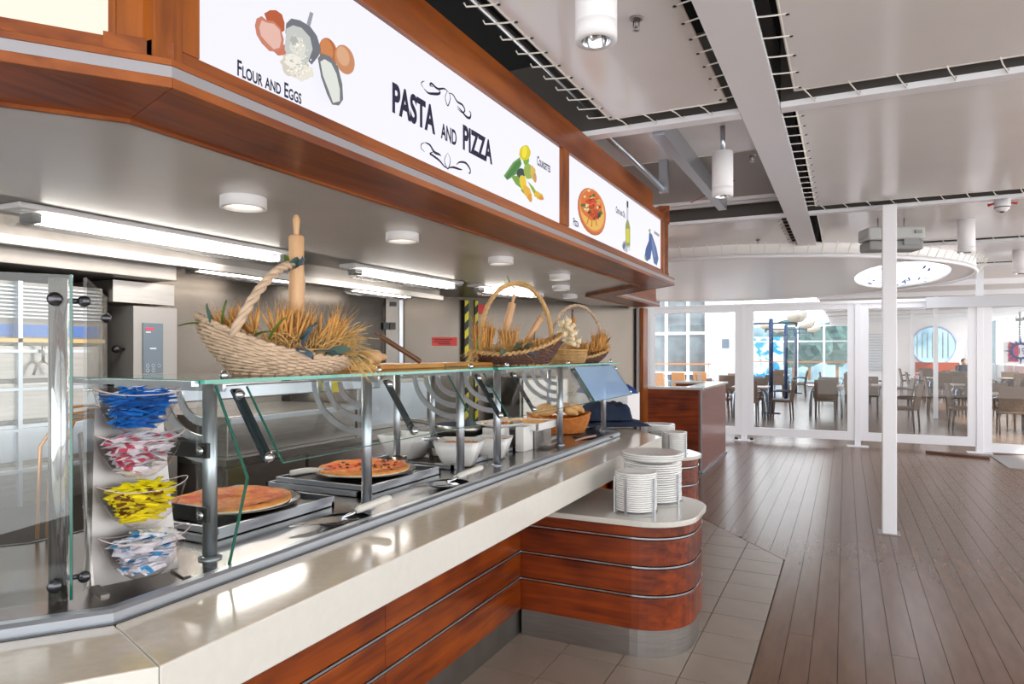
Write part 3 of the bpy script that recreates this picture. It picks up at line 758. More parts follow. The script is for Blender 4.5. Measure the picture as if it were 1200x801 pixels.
# back counter and hot cabinets seen through the guard
bc = root('back_counter', 'steel back counter along the left kitchen wall', 'counter', (-3.7, 4.2, 0))
bx('worktop', (-4.35, 2.85, .88), (-3.25, 5.6, .92), DECK, bc, bevel=.003)
for k in range(4): bx('door', (-3.30, 2.88+.68*k, .12), (-3.27, 3.53+.68*k, .86), STEEL, bc, bevel=.003)
bx('body', (-4.35, 2.87, .1), (-3.30, 5.58, .88), STEELD, bc)
gr = root('griddle', 'long low steel griddle unit on the back counter', 'griddle', (-3.7, 3.6, .92))
bx('body', (-4.1, 2.95, .92), (-3.35, 4.15, 1.16), STEEL, gr, bevel=.005)
bx('splash_back', (-4.15, 2.95, 1.16), (-4.1, 4.15, 1.34), STEEL, gr)
bx('front_lip', (-3.36, 2.95, 1.12), (-3.32, 4.15, 1.15), SATIN, gr)
cb = root('hot_cupboard', 'boxy steel hot cupboard beyond the griddle', 'cabinet', (-3.7, 4.8, .92))
bx('body', (-4.15, 4.3, .92), (-3.45, 5.3, 1.33), STEEL, cb, bevel=.005)
bx('door', (-3.45, 4.34, .96), (-3.43, 4.78, 1.29), SATIN, cb); bx('door', (-3.45, 4.82, .96), (-3.43, 5.26, 1.29), SATIN, cb)
fr = root('cabinet', 'tall steel cabinet at the far end of the rear wall', 'cabinet', (0, 0, 0))
wallbox('body', s_of(585)[0], s_of(640)[0], .1, 1.27, .5, STEELD, fr); wallbox('front_panel', s_of(588)[0], s_of(637)[0], .2, 1.25, .02, STEEL, fr, off=.53)

# ================================================================== SNEEZE GUARD
def guard(name, lab, ys, y0, y1, panes, backys, mat_last=None):
    g = root(name, lab, 'sneeze guard', (-1.85, (y0+y1)/2, .93))
    bm = B(); box(bm, (-2.24, y0, 1.462), (-1.622, y1, 1.472)); part('glass_shelf', bm, GL, g)
    bm = B(); box(bm, (-1.6225, y0, 1.4615), (-1.620, y1, 1.4725)); box(bm, (-2.24, y0-.002, 1.4615), (-1.62, y0, 1.4725)); box(bm, (-2.24, y1, 1.4615), (-1.62, y1+.002, 1.4725)); part('shelf_edge', bm, GEDGE, g)
    for i, y in enumerate(ys):
        bm = B(); tube(bm, [(-1.72, y, .93), (-1.72, y, 1.455)], .021, 18); lathe(bm, [(.034, 0), (.034, .006), (.022, .01)], (-1.72, y, .93), 20); part('front_post', bm, SATIN, g)
        bm = B(); beam(bm, (-2.16, y, 1.445), (-1.66, y, 1.445), .012, .022); part('shelf_bearer', bm, SATIN, g)
        # nested curved bracket plates behind the post
        bm = B()
        for r in (.20, .145, .09):
            n = 12; A = []
            for k in range(n+1):
                a = math.pi*.5*k/n
                A.append(Vector((-1.72 - .0 - (.02), y, 1.43)) + Vector((-r*math.cos(a)*1.25 , 0, -r*math.sin(a))))
            for k in range(n): beam(bm, A[k], A[k+1], .008, .028, up=(0, 1, 0)) if False else beam(bm, A[k], A[k+1], .026, .007, up=(0, 1, 0))
        part('curved_bracket', bm, SATIN, g)
        # slanted clamp bar that holds the front pane
        bm = B(); beam(bm, (-1.648, y+.03, 1.44), (-1.512, y+.03, 1.235), .034, .009, up=(1, 0, .6)); part('clamp_bar', bm, mat('dark_steel', '#4c5a60', .25, .9), g)
        for p in ((-1.632, y+.03, 1.425), (-1.512, y+.03, 1.245)):
            bm = B(); lathe(bm, [(0, -.012), (.014, -.010), (.016, 0), (.014, .010), (0, .014)], p, 14, axis=(.83, 0, .55)); part('bolt', bm, CHROME, g)
        bm = B(); lathe(bm, [(0, 0), (.012, 0), (.012, .014), (.006, .024), (0, .026)], (-1.66, y, 1.472), 12)
        part('bolt', bm, CHROME, g)
    for y in backys:
        bm = B(); tube(bm, [(-2.18, y, .93), (-2.18, y, 1.46)], .018, 14); part('rear_post', bm, SATIN, g)
    for a, b, m in panes:
        q = [(-1.625, 1.448), (-1.480, 1.228)]
        bm = B(); v = [bm.verts.new(p) for p in ((q[0][0], a, q[0][1]), (q[1][0], a, q[1][1]), (q[1][0], b, q[1][1]), (q[0][0], b, q[0][1]))]
        v2_ = [bm.verts.new(Vector(x.co)+Vector((.0066, 0, .0044))) for x in v]
        bm.faces.new(v[::-1]); bm.faces.new(v2_)
        for k in range(4): bm.faces.new((v[k], v[(k+1) % 4], v2_[(k+1) % 4], v2_[k]))
        part('front_pane', bm, m, g)
        bm = B(); beam(bm, (q[1][0]+.003, a, q[1][1]), (q[1][0]+.003, b, q[1][1]), .004, .0024); 
        for yy in (a, b): beam(bm, (q[0][0]+.003, yy, q[0][1]), (q[1][0]+.003, yy, q[1][1]), .0035, .006, up=(.8, 0, .5))
        part('pane_edge', bm, mat('dark_green_edge', '#1d5a4c', .15, spec=.8), g)
    return g
g1 = guard('sneeze_guard', 'near glass sneeze guard over the pizza trays', (1.45, 2.20, 2.94), 1.35, 3.10, ((1.50, 2.66, GL),), (1.50, 3.05))
g2 = guard('sneeze_guard', 'far glass sneeze guard over the bowls and bread', (3.34, 4.26, 5.18), 3.16, 5.27, ((3.0, 4.25, GL), (4.27, 5.12, GLB)), (3.4, 5.16))
# bent end pane of the near guard
bm = B(); pts = [(-1.70, 1.462), (-1.625, 1.455), (-1.50, 1.20), (-1.575, .935), (-1.70, .935)]
a = [bm.verts.new((x, 1.385, z)) for x, z in pts]; b = [bm.verts.new((x, 1.393, z)) for x, z in pts]
bm.faces.new(a); bm.faces.new(b[::-1])
for k in range(5): bm.faces.new((a[k], b[k], b[(k+1) % 5], a[(k+1) % 5]))
part('end_pane', bm, GL, g1)
bm = B()
for k in (1, 2): beam(bm, (pts[k][0]+.001, 1.389, pts[k][1]), (pts[k+1][0]+.001, 1.389, pts[k+1][1]), .008, .004)
part('end_pane_edge', bm, mat('dark_green_edge', '#1d5a4c'), g1)
for z in (1.26, 1.07):
    bm = B(); beam(bm, (-1.86, 1.42, z), (-1.69, 1.42, z), .012, .045); part('side_clamp', bm, BLK, g1)
    bm = B(); lathe(bm, [(0, 0), (.013, 0), (.013, .01), (0, .012)], (-1.71, 1.412, z), 12, axis=(0, -1, 0)); part('bolt', bm, CHROME, g1)
# tall screen at the left
ts = root('glass_screen', 'tall glass screen with a polished post at the left', 'screen', (-1.76, 1.02, .93))
P = Vector((-1.765, 1.035)); dnn = Vector(DN)
bm = B(); tube(bm, [(P.x, P.y, .93), (P.x, P.y, 1.735)], .021, 24); part('post', bm, CHROME, ts)
out = -left(-dnn)      # towards the guests
def gp(t, o): return Vector((P.x, P.y)) + dnn*t + Vector((dnn.y, -dnn.x))*o*-1
sgn = 1
def pane(t0, t1, z0, z1, off, par, m=GL, th=.01, name='glass_pane'):
    nrm = Vector((-dnn.y, dnn.x))*1.0      # points away from kitchen
    a = Vector((P.x, P.y)) + dnn*t0 + nrm*off; b = Vector((P.x, P.y)) + dnn*t1 + nrm*off
    bm = B(); prism(bm, [a, b, b+nrm*th, a+nrm*th], z0, z1); bmesh.ops.recalc_face_normals(bm, faces=bm.faces)
    return part(name, bm, m, par)
nrm = Vector((-dnn.y, dnn.x))
pane(-.03, 1.2, .945, 1.74, .045, ts)
pane(-.036, -.030, .945, 1.741, .045, ts, mat('deep_green_edge', '#0f5c50', .15, spec=.9), name='pane_edge')
bm = B(); q0 = Vector((-1.73, 1.085)); q1 = Vector((-2.03, 1.335)); nn = Vector((q1-q0)).normalized(); mm = Vector((-nn.y, nn.x))*.008
v = [bm.verts.new((p.x, p.y, z)) for p, z in ((q0, .945), (q1, .945), (q1, 1.72), (q0, 1.74))]; w = [bm.verts.new((p.x+mm.x, p.y+mm.y, z)) for p, z in ((q0, .945), (q1, .945), (q1, 1.72), (q0, 1.74))]
bm.faces.new(v[::-1]); bm.faces.new(w)
for k in range(4): bm.faces.new((v[k], v[(k+1) % 4], w[(k+1) % 4], w[k]))
part('side_pane', bm, GL, ts)
for z in (1.68, .985):
    for t in (0,):
        c = P + nrm*.02
        bm = B(); tube(bm, [(P.x, P.y, z), (P.x+nrm.x*.055, P.y+nrm.y*.055, z)], .008, 10)
        lathe(bm, [(0, -.01), (.014, -.008), (.017, 0), (.014, .008), (0, .01)], (P.x+nrm.x*.06, P.y+nrm.y*.06, z), 14, axis=(nrm.x, nrm.y, 0))
        q = P - dnn*.02
        tube(bm, [(P.x, P.y, z), (q0.x, q0.y, z)], .007, 8); lathe(bm, [(0, -.01), (.013, -.008), (.015, 0), (.013, .008), (0, .01)], (q0.x+.005, q0.y-.01, z), 14, axis=(.6, -.6, 0))
        part('clamp', bm, mat('gunmetal', '#55565a', .25, .9), ts)
bm = B(); lathe(bm, [(0, -.01), (.013, -.008), (.015, 0), (.013, .008), (0, .01)], (q1.x+.01, q1.y-.01, 1.655), 14, axis=(.6, -.6, 0)); part('clamp', bm, mat('gunmetal', '#55565a'), ts)
bm = B(); box(bm, (-2.24, 1.32, 1.455), (-1.64, 1.345, 1.47)); tag(link('shelf_rail', bm, SATIN), 'steel rail at the near end of the glass shelf', 'rail')

# ================================================================== CONDIMENT STAND
cs = root('condiment_stand', 'leaning steel stand carrying four clear sachet bowls', 'stand', (-1.70, 1.215, .93), math.atan2(.947, .32) - math.pi/2)
# local: +x... local Y along the board, local X towards the guests
rzs = math.atan2(.947, .32) - math.pi/2
def slab(poly, th): pass
bm = B(); v = [(-.05, -.11, 0), (-.05, .11, 0), (-.11, .085, .47), (-.11, -.085, .47)]
a = [bm.verts.new(p) for p in v]; b = [bm.verts.new((p[0]-.004, p[1], p[2])) for p in v]
bm.faces.new(a); bm.faces.new(b[::-1])
for k in range(4): bm.faces.new((a[k], b[k], b[(k+1) % 4], a[(k+1) % 4]))
link('board', bm, mat('light_steel', '#94918f', .36, .9), cs)
bm = B(); beam(bm, (-.05, -.10, .003), (.045, -.10, .003), .02, .006); beam(bm, (-.05, .10, .003), (.045, .10, .003), .02, .006); beam(bm, (-.05, -.108, .008), (-.16, -.108, .40), .006, .03); link('foot', bm, STEEL, cs)
CLB = glassmat('clear_acrylic', (.93, .90, .90, 1), 1.0)
RZ = Matrix.Rotation(rzs, 4, 'Z')
def sachets(c, rx, ry, n, mats, group, lab, size=(.05, .02), long=False):
    me = []
    for m in mats:
        bm = B(); L, w = size
        # pillow: crimped packet
        vs_ = []
        for i, x in enumerate((-L/2, -L*.38, 0, L*.38, L/2)):
            t = (.0006, .003, .0045, .003, .0006)[i]
            vs_.append([bm.verts.new((x, -w/2, 0)), bm.verts.new((x, 0, t)), bm.verts.new((x, w/2, 0)), bm.verts.new((x, 0, -t))])
        for i in range(4):
            for k in range(4): f = bm.faces.new((vs_[i][k], vs_[i+1][k], vs_[i+1][(k+1) % 4], vs_[i][(k+1) % 4])); f.material_index = 1 if (i == 1 and len(m) > 1) else 0
        bm.faces.new(vs_[0]); bm.faces.new(vs_[-1][::-1])
        q = bpy.data.meshes.new('sachet'); bm.to_mesh(q); bm.free()
        for k in m: q.materials.append(k)
        me.append(q)
    heap = B(); hm = []
    for i in range(n):
        low = i < n - 72
        o = bpy.data.objects.new('sachet', me[i % len(me)])
        if not low: COL.objects.link(o)
        a = random.uniform(0, 2*math.pi); r = random.uniform(0, 1)**.5; lz = .012 + .094*(i/n)**.8 + .018*(1-r)
        k = (.38 + .55*min(1, lz/.092))*(.78 if lz < .09 else .85)
        p = RZ @ Vector((rx*r*k*math.cos(a), ry*r*k*math.sin(a), lz))
        o.location = Vector(c) + p
        o.rotation_euler = (random.uniform(-.4, .4), random.uniform(-.3, .3), rzs + math.pi/2 + random.uniform(-.9, .9)*(1 if lz > .05 else .4))
        if low:
            tmp = o.data.copy(); mp_ = []
            for q in o.data.materials:
                if q not in hm: hm.append(q)
                mp_.append(hm.index(q))
            for f in tmp.polygons: f.material_index = mp_[f.material_index]
            tmp.transform(Matrix.Translation(o.location) @ o.rotation_euler.to_matrix().to_4x4()); heap.from_mesh(tmp)
            bpy.data.meshes.remove(tmp); bpy.data.objects.remove(o); continue
        tag(o, lab, 'sachet', group)
    h_ = link('sachet_heap', heap, hm, kind='stuff'); tag(h_, lab.replace('small ', 'lower layers of ').replace(' sachet heaped', ' sachets buried'), 'sachets')
SB = mat('sachet_blue', '#1f7fd0', .35); SBD = mat('sachet_blue_dark', '#1560b0', .35); SWh = mat('sachet_white', '#e6e6ea', .5); SPk = mat('sachet_pink', '#c8506a', .5)
SYl = mat('sachet_yellow', '#ecdf1c', .4); SYd = mat('sachet_red_print', '#6a3a10', .5); SCy = mat('sachet_cyan', '#3a9ad0', .5); SGr = mat('sachet_grey', '#b8b8c0', .5)
for i, (z, nm, col) in enumerate(((1.335, 'top', 'blue'), (1.215, 'second', 'white and pink'), (1.085, 'third', 'yellow'), (.955, 'bottom', 'white and blue'))):
    x = -.03 + .02*i; c = Vector((-1.70, 1.215, z)) + RZ @ Vector((x, 0, 0))
    b = root('sachet_bowl', 'clear boat-shaped bowl, %s on the stand, holding %s sachets' % (nm, col), 'bowl', c, rzs, 'sachet bowls on the stand')
    bm = B(); n = 32; rings = []
    for rr, zz in ((0, 0), (.35, .002), (.66, .024), (.87, .060), (1.0, .102)):
        R_ = []
        for k in range(n):
            t = 2*math.pi*k/n; yy = .112*rr*math.cos(t); e = abs(math.cos(t))**3
            R_.append(bm.verts.new((.062*rr*math.sin(t), yy, zz + .020*e*rr*rr)))
        rings.append(R_)
    for A, C in zip(rings[1:], rings[2:]):
        for k in range(n): f = bm.faces.new((A[k], A[(k+1) % n], C[(k+1) % n], C[k])); f.smooth = True
    bm.faces.new(rings[1][::-1]); bmesh.ops.delete(bm, geom=rings[0], context='VERTS')
    link('shell', bm, CLB, b)
    bm = B(); tube(bm, [(.062*math.sin(t), .112*math.cos(t), .102+.020*abs(math.cos(t))**3) for t in [k*2*math.pi/32 for k in range(32)]], .0014, 5, closed=True); link('rim', bm, mat('acrylic_rim', '#c8b8b4', .2), b)
    kinds = ([[SB], [SB, SBD], [SBD]], [[SWh], [SWh, SPk], [SGr, SPk]], [[SYl], [SYl, SYd], [SYl]], [[SWh], [SWh, SCy], [SWh, SGr]])[i]
    size = ((.075, .02), (.056, .038), (.064, .018), (.05, .036))[i]; cnt = (120, 120, 160, 130)[i]
    sachets(c, .052, .098, cnt, kinds, '%s sachets heaped in the %s bowl' % (col, nm), 'small %s sachet heaped in the %s clear bowl' % (col, nm), size)

# ================================================================== FOOD
CRUST = mat('pizza_crust', '#d88a3c', .7, noise=.3, scale=25, bump=.4)
CHEESE = mat('pizza_topping', '#d44c04', .6, scale=22, col2='#f09a28', bump=.8, spec=.2, contrast=(.40, .70))
CRUSTW = mat('pizza_base', '#e8d8bc', .7, noise=.15, scale=30)
TRAYD = mat('dark_tray', '#3a3836', .3, .7); PEELD = mat('pewter_plate', '#88827c', .25, .9)
def rot(v, c, ax, a): bmesh.ops.rotate
def tray(loc, lab, rx=.52, ry=.56):
    t = root('tray', lab, 'tray', loc, 0, 'trays under the pizzas')
    bm = B(); box(bm, (-rx/2, -ry/2, 0), (rx/2, ry/2, .004)); link('tray_base', bm, TRAYD, t)
    bm = B()
    for a, b in (((-rx/2, -ry/2), (rx/2, -ry/2)), ((rx/2, -ry/2), (rx/2, ry/2)), ((rx/2, ry/2), (-rx/2, ry/2)), ((-rx/2, ry/2), (-rx/2, -ry/2))):
        beam(bm, (a[0], a[1], .012), (b[0], b[1], .012), .014, .02)
    link('tray_rim', bm, SATIN, t)
tray((-2.10, 1.86, .955), 'dark tray with steel rim under the near pizza')
tray((-2.10, 2.64, .955), 'dark tray with steel rim under the far pizza')
def pizza(loc, r, lab, olives=False):
    pl = root('serving_plate', 'round pewter serving plate under %s' % lab.split(' on')[0], 'plate', (loc[0], loc[1], loc[2]), 0)
    bm = B(); lathe(bm, [(0, 0), (r*.7, 0), (r*1.13, .022), (r*1.13, .026), (r*.72, .006), (0, .006)], n=48); link('plate_disc', bm, PEELD, pl)
    t = root('pizza', lab, 'pizza', (loc[0]+.01, loc[1]-.02, loc[2]+.024))
    bm = B(); n = 64; rings = []
    for rr, z in ((.985, 0), (1.0, .007), (.99, .015), (.95, .020), (.90, .019), (.84, .017)):
        rings.append([bm.verts.new((r*rr*(1+.012*math.sin(.31*k)+.006*math.sin(k*.9))*math.cos(2*math.pi*k/n), r*rr*(1+.012*math.sin(.31*k)+.006*math.sin(k*.9))*math.sin(2*math.pi*k/n), z*(1+.12*math.sin(k*.7)))) for k in range(n)])
    for A, C in zip(rings, rings[1:]):
        for k in range(n): f = bm.faces.new((A[k], A[(k+1) % n], C[(k+1) % n], C[k])); f.smooth = True; f.material_index = 1 if A is rings[0] else 0
    link('crust', bm, [CRUST, CRUSTW], t)
    bm = B(); R_ = [[bm.verts.new((0, 0, .018))]]
    for j in range(1, 17):
        R_.append([bm.verts.new((r*.9*j/16*math.cos(2*math.pi*k/n), r*.9*j/16*math.sin(2*math.pi*k/n), .018+random.uniform(-.003, .005))) for k in range(n)])
    for k in range(n): bm.faces.new((R_[0][0], R_[1][k], R_[1][(k+1) % n]))
    for A, C in zip(R_[1:], R_[2:]):
        for k in range(n): f = bm.faces.new((A[k], C[k], C[(k+1) % n], A[(k+1) % n])); f.smooth = True
    link('topping', bm, CHEESE, t)
    if olives:
        for k in range(26):
            a = random.uniform(0, 6.28); q = r*.82*random.uniform(0, 1)**.5; bm = B(); s = random.uniform(.006, .011)
            lathe(bm, [(0, 0), (s, .001), (s*.9, .006), (0, .007)], (0, 0, 0), 8); o = link('olive' if k % 3 else 'tomato', bm, mat('olive_black', '#3c3c1c', .3) if k % 3 else mat('tomato_red', '#c8341c', .3), t)
            o.location = (q*math.cos(a), q*math.sin(a), .022)
pizza((-2.09, 1.87, .965), .215, 'orange cheese pizza on a round plate behind the sachet bowls')
pizza((-2.09, 2.66, .965), .215, 'orange pizza with olives on a round plate under the guard', True)
def server(loc, rz, lab, lab2):
    t = root('spoon_rest', lab2, 'spoon rest', loc); bm = B()
    lathe(bm, [(0, 0), (.06, 0), (.10, .014), (.102, .016), (.06, .004), (0, .004)], n=32, sx=.9); link('dish', bm, CHROME, t)
    bm = B(); lathe(bm, [(.10, .012), (.104, .016), (.10, .018)], n=32, sx=.9); link('dish_rim', bm, BLK, t)
    t = root('pizza_server', lab, 'pizza server', (loc[0], loc[1], loc[2]+.019), rz)
    bm = B(); v = [(0, -.035), (.05, -.05), (.20, -.004), (.20, .004), (.05, .05), (0, .035)]; prism(bm, [(-x, y) for x, y in v][::-1], 0, .0025); link('blade', bm, CHROME, t)
    bm = B(); tube(bm, [(-.01, 0, .003), (.03, 0, .012), (.05, 0, .022)], .006, 8); link('neck', bm, CHROME, t)
    bm = B(); tube(bm, [(.045, 0, .02), (.06, 0, .026), (.11, 0, .038), (.17, 0, .05), (.185, 0, .053)], [.010, .014, .013, .015, .009], 12); link('handle', bm, mat('ivory_handle', '#d0ccc4', .3), t)
server((-1.625, 1.95, .933), math.radians(62), 'pizza server with ivory handle by the near spoon rest', 'round polished spoon rest in front of the near pizza')
server((-1.64, 2.70, .933), math.radians(62), 'pizza server with ivory handle by the far spoon rest', 'round polished spoon rest in front of the far pizza')
bm = B(); tube(bm, [(-2.28, 2.36, 1.0), (-2.24, 2.42, 1.005), (-2.16, 2.52, 1.0)], [.012, .014, .008], 10)
tag(link('ladle_handle', bm, mat('ivory_handle', '#d0ccc4')), 'ivory ladle handle lying beside the far pizza', 'handle')
# white square bowls
def sq_bowl(c, s, h, lab, food=None, rz=0):
    t = root('serving_bowl', lab, 'bowl', c, rz, 'white square serving bowls')
    bm = B(); n = 40; rings = []
    for rr, z in ((.55, 0), (.62, .004), (.82, h*.5), (1.0, h), (.96, h), (.78, h*.5), (.55, .012)):
        R_ = []
        for k in range(n):
            a = 2*math.pi*k/n; e = 1/max(abs(math.cos(a)), abs(math.sin(a)))**.72
            R_.append(bm.verts.new((s*rr*e*math.cos(a), s*rr*e*math.sin(a), z)))
        rings.append(R_)
    for A, C in zip(rings, rings[1:]):
        for k in range(n): f = bm.faces.new((A[k], A[(k+1) % n], C[(k+1) % n], C[k])); f.smooth = True
    bm.faces.new(rings[0][::-1]); bm.faces.new(rings[-1]); link('shell', bm, PORC, t)
    if food:
        bm = B()
        for k in range(260):
            a = random.uniform(0, 6.28); q = s*.85*random.uniform(0, 1)**.5; p = (q*math.cos(a), q*math.sin(a), h*.8+.012*random.random()*(1-q/s)+.004)
            lathe(bm, [(0, -.006), (.007, 0), (0, .006)], p, 5)
        prism(bm, [(s*.86*math.cos(x*math.pi/8), s*.86*math.sin(x*math.pi/8)) for x in range(16)], h*.7, h*.8)
        o = link('food', bm, food, t)
FOODP = mat('pasta_salad', '#d8a850', .6, scale=30, col2='#c8602a'); FOODB = mat('pink_salad', '#d8a090', .6, scale=30, col2='#f0e0c0')
def placeD(px, pyb, z=.935): return onZ(px, pyb, z)
c = onZ(448, 552, .935)
sq_bowl((-2.31, 3.33, .935), .135, .14, 'white square bowl behind the middle post', None)
sq_bowl((-1.91, 3.26, .935), .135, .135, 'white square bowl of pasta salad in the middle of the deck', FOODP, .3)
sq_bowl((-1.86, 3.57, .935), .108, .12, 'white square bowl in front of the marble block', FOODB, .25)
def can(c, lab):
    bm = B(); lathe(bm, [(0, 0), (.04, 0), (.04, .07), (.036, .07), (.036, .01), (0, .01)], n=24); t = root('steel_pot', lab, 'pot', c); link('body', bm, STEEL, t)
    bm = B(); lathe(bm, [(.0405, .02), (.042, .025), (.0405, .03)], n=24); link('band', bm, BLK, t)
can((-2.11, 3.36, .93), 'small steel pot between the two white bowls'); can((-2.13, 3.0, .93), 'small steel pot behind the far pizza')
# skillet on a stove block
sk = root('induction_hob', 'steel hob block under the skillet', 'hob', (-2.3, 3.85, .93))
bx('body', (-2.42, 3.55, .93), (-1.98, 4.0, 1.03), STEEL, sk, bevel=.004); bx('hob_glass', (-2.40, 3.57, 1.03), (-2.0, 3.98, 1.036), BLK, sk)
pan = root('skillet', 'steel skillet with dark blue coating left of the bread', 'skillet', (-2.2, 3.77, 1.037))
bm = B(); lathe(bm, [(0, 0), (.15, 0), (.172, .06), (.168, .06)], n=40); link('body', bm, STEEL, pan)
bm = B(); lathe(bm, [(.168, .06), (.146, .006), (0, .006)], n=40); link('coating', bm, mat('blue_nonstick', '#1e3a5a', .35), pan)
bm = B(); tube(bm, [(-.10, -.13, .05), (-.16, -.21, .085), (-.24, -.32, .11)], [.01, .012, .012], 8); link('handle', bm, STEELD, pan)
bm = B(); tube(bm, [(-2.03, 3.20, 1.075), (-1.98, 3.0, 1.10)], [.012, .009], 8); tag(link('spoon', bm, SATIN), 'steel spoon handle leaning on the pasta bowl', 'spoon')
# marble block with plate
MARB = mat('marble', '#e8e6e2', .25, scale=6, col2='#9a9ca0', contrast=(.45, .8))
mb = root('marble_stand', 'white marble block stand beside the baking dish', 'stand', (-1.9, 3.85, .93))
bx('block', (-2.02, 3.72, .93), (-1.90, 3.86, 1.085), MARB, mb, bevel=.004); bx('block', (-1.86, 3.86, .93), (-1.80, 4.0, 1.085), MARB, mb, bevel=.004)
bp = root('food_platter', 'white platter with vegetables on the marble stand', 'platter', (-1.96, 3.84, 1.088))
bm = B(); lathe(bm, [(0, 0), (.10, 0), (.15, .02), (.15, .024), (.10, .006), (0, .006)], n=32); link('dish', bm, PORC, bp)
for k in range(16):
    bm = B(); lathe(bm, [(0, -.012), (.016, 0), (0, .012)], (0, 0, 0), 8); o = link('vegetable', bm, mat(*random.choice((('veg_green', '#5a8a2c', .5), ('veg_yellow', '#e0b040', .5), ('veg_orange', '#d8803a', .5)))), bp)
    a = random.uniform(0, 6.28); q = random.uniform(0, .09); o.location = (q*math.cos(a), q*math.sin(a), .018)
bd = root('baking_dish', 'white rectangular baking dish of golden gratin', 'dish', (-1.95, 4.12, 1.05))
bx('support', (-2.10, 4.02, .93), (-1.80, 4.30, 1.05), STEEL, bd)
bm = B(); 
for (a, b) in (((-.20, -.16), (.20, -.145)), ((-.20, .145), (.20, .16)), ((-.20, -.16), (-.185, .16)), ((.185, -.16), (.20, .16))): box(bm, (a[0], a[1], 0), (b[0], b[1], .05))
box(bm, (-.2, -.16, 0), (.2, .16, .008)); link('dish_wall', bm, PORC, bd, bevel=.004)
bm = B(); box(bm, (-.185, -.145, .01), (.185, .145, .042)); link('gratin', bm, mat('gratin', '#e8a850', .6, noise=.25, scale=20, bump=.4), bd)
bx('support_tray', (-1.80, 4.05, .95), (-1.72, 4.30, .955), STEEL, bd)
# generic woven body
def weave(bm, rx, ry, h, rows, stakes, r, rim, flare=1.25, base=.0):
    """rim(t)-> extra height factor; wavy strands round upright stakes"""
    for j in range(rows):
        f = (j+.5)/rows; pts = []
        for k in range(stakes*2):
            t = 2*math.pi*k/(stakes*2); a = (1 if (k//1+j) % 2 == 0 else -1)*r*.7
            q = 1/flare + (1-1/flare)*math.sin(f*math.pi/2)
            hh = rim(t)*h
            pts.append(((rx*q+a)*math.cos(t), (ry*q+a)*math.sin(t), hh*f))
        tube(bm, pts, r, 4, closed=True)
    for k in range(stakes):
        t = 2*math.pi*(k+.5)/stakes; P_ = []
        for i in range(5):
            f = i/4; q = 1/flare + (1-1/flare)*math.sin(f*math.pi/2); P_.append((rx*q*math.cos(t), ry*q*math.sin(t), rim(t)*h*f))
        tube(bm, P_, r*.7, 4)
def rimloop(bm, rx, ry, h, rim, r, twist=26, strands=2):
    for s in range(strands):
        pts = []
        for k in range(96):
            t = 2*math.pi*k/96; w = twist*t + s*2*math.pi/strands
            pts.append(((rx+r*.8*math.cos(w))*math.cos(t), (ry+r*.8*math.cos(w))*math.sin(t), rim(t)*h + r*.8*math.sin(w)))
        tube(bm, pts, r, 5, closed=True)
def arch(bm, p, q, hgt, r, lean=(0, 0), strands=3, twist=14, n=40):
    p, q = Vector(p), Vector(q); c = (p+q)/2; hv = (q-p)/2
    up = Vector((lean[0], lean[1], 1)); s = hv.normalized(); nn = s.cross(up).normalized()
    for k in range(strands):
        pts = []
        for i in range(n+1):
            a = math.pi*i/n; o = c - hv*math.cos(a) + up*hgt*math.sin(a)**.85; rad = (hv*math.cos(a)*-1 + up*hgt*math.sin(a)).normalized()
            w = twist*a + 2*math.pi*k/strands
            pts.append(o + rad*(r*.9*math.cos(w)) + nn*(r*.9*math.sin(w)))
        tube(bm, pts, r, 6)
def straws(bm, c, spread, n, L, r=.0018, up=(0, 0, 1), jit=.5, curlz=0):
    """loose bent straws lying in all directions"""
    up = Vector(up).normalized(); n = int(n*.55)
    for _ in range(n):
        p = Vector(c) + Vector((random.uniform(-1, 1)*spread[0], random.uniform(-1, 1)*spread[1], random.uniform(-1, 1)*spread[2]))
        d = (up + Vector((random.uniform(-1, 1), random.uniform(-1, 1), random.uniform(-1, .6)))*jit).normalized()
        l = L*random.uniform(.5, 1.05); s = d.cross(Vector((0, 0, 1)))*random.uniform(-.35, .35)
        b = s*l + Vector((0, 0, -.22*l)); m = p + d*l*.5 + s*l*.3 + Vector((0, 0, .04*l))
        tube(bm, [p, (p+m)/2 + s*l*.06, m, p+d*l+b], [r, r, r, r*.5], 3, cap=False)
def ears(bm, c, spread, n, L, up, jit=.3, r=.005):
    up = Vector(up).normalized()
    for _ in range(n):
        p = Vector(c) + Vector((random.uniform(-1, 1)*spread[0], random.uniform(-1, 1)*spread[1], random.uniform(-.5, .5)*spread[2]))
        d = (up + Vector((random.uniform(-1, 1), random.uniform(-1, 1), random.uniform(-1, 1)))*jit).normalized()
        tube(bm, [p, p+d*L*.2, p+d*L*.55, p+d*L*.9, p+d*L], [.001, r, r*1.1, r*.6, .0008], 5, cap=False)
        for s in range(3):
            e = p+d*L*random.uniform(.4, .9); tube(bm, [e, e+(d+Vector((random.uniform(-.4, .4), random.uniform(-.4, .4), .1)))*L*.5], [.0008, .0003], 3, cap=False)
def leafmesh(L, w):
    bm = B(); n = 6; A = []; C = []; M_ = []
    for i in range(n+1):
        t = i/n; ww = w*math.sin(math.pi*min(1, t*.96+.02))**.7; z = -.25*L*t*t
        A.append(bm.verts.new((L*t, ww/2, z+.1*w))); M_.append(bm.verts.new((L*t, 0, z))); C.append(bm.verts.new((L*t, -ww/2, z+.1*w)))
    for i in range(n):
        for X_, Y_ in ((A, M_), (M_, C)):
            f = bm.faces.new((X_[i], X_[i+1], Y_[i+1], Y_[i])); f.smooth = True
    bmesh.ops.solidify(bm, geom=bm.faces[:], thickness=.0008)
    return bm
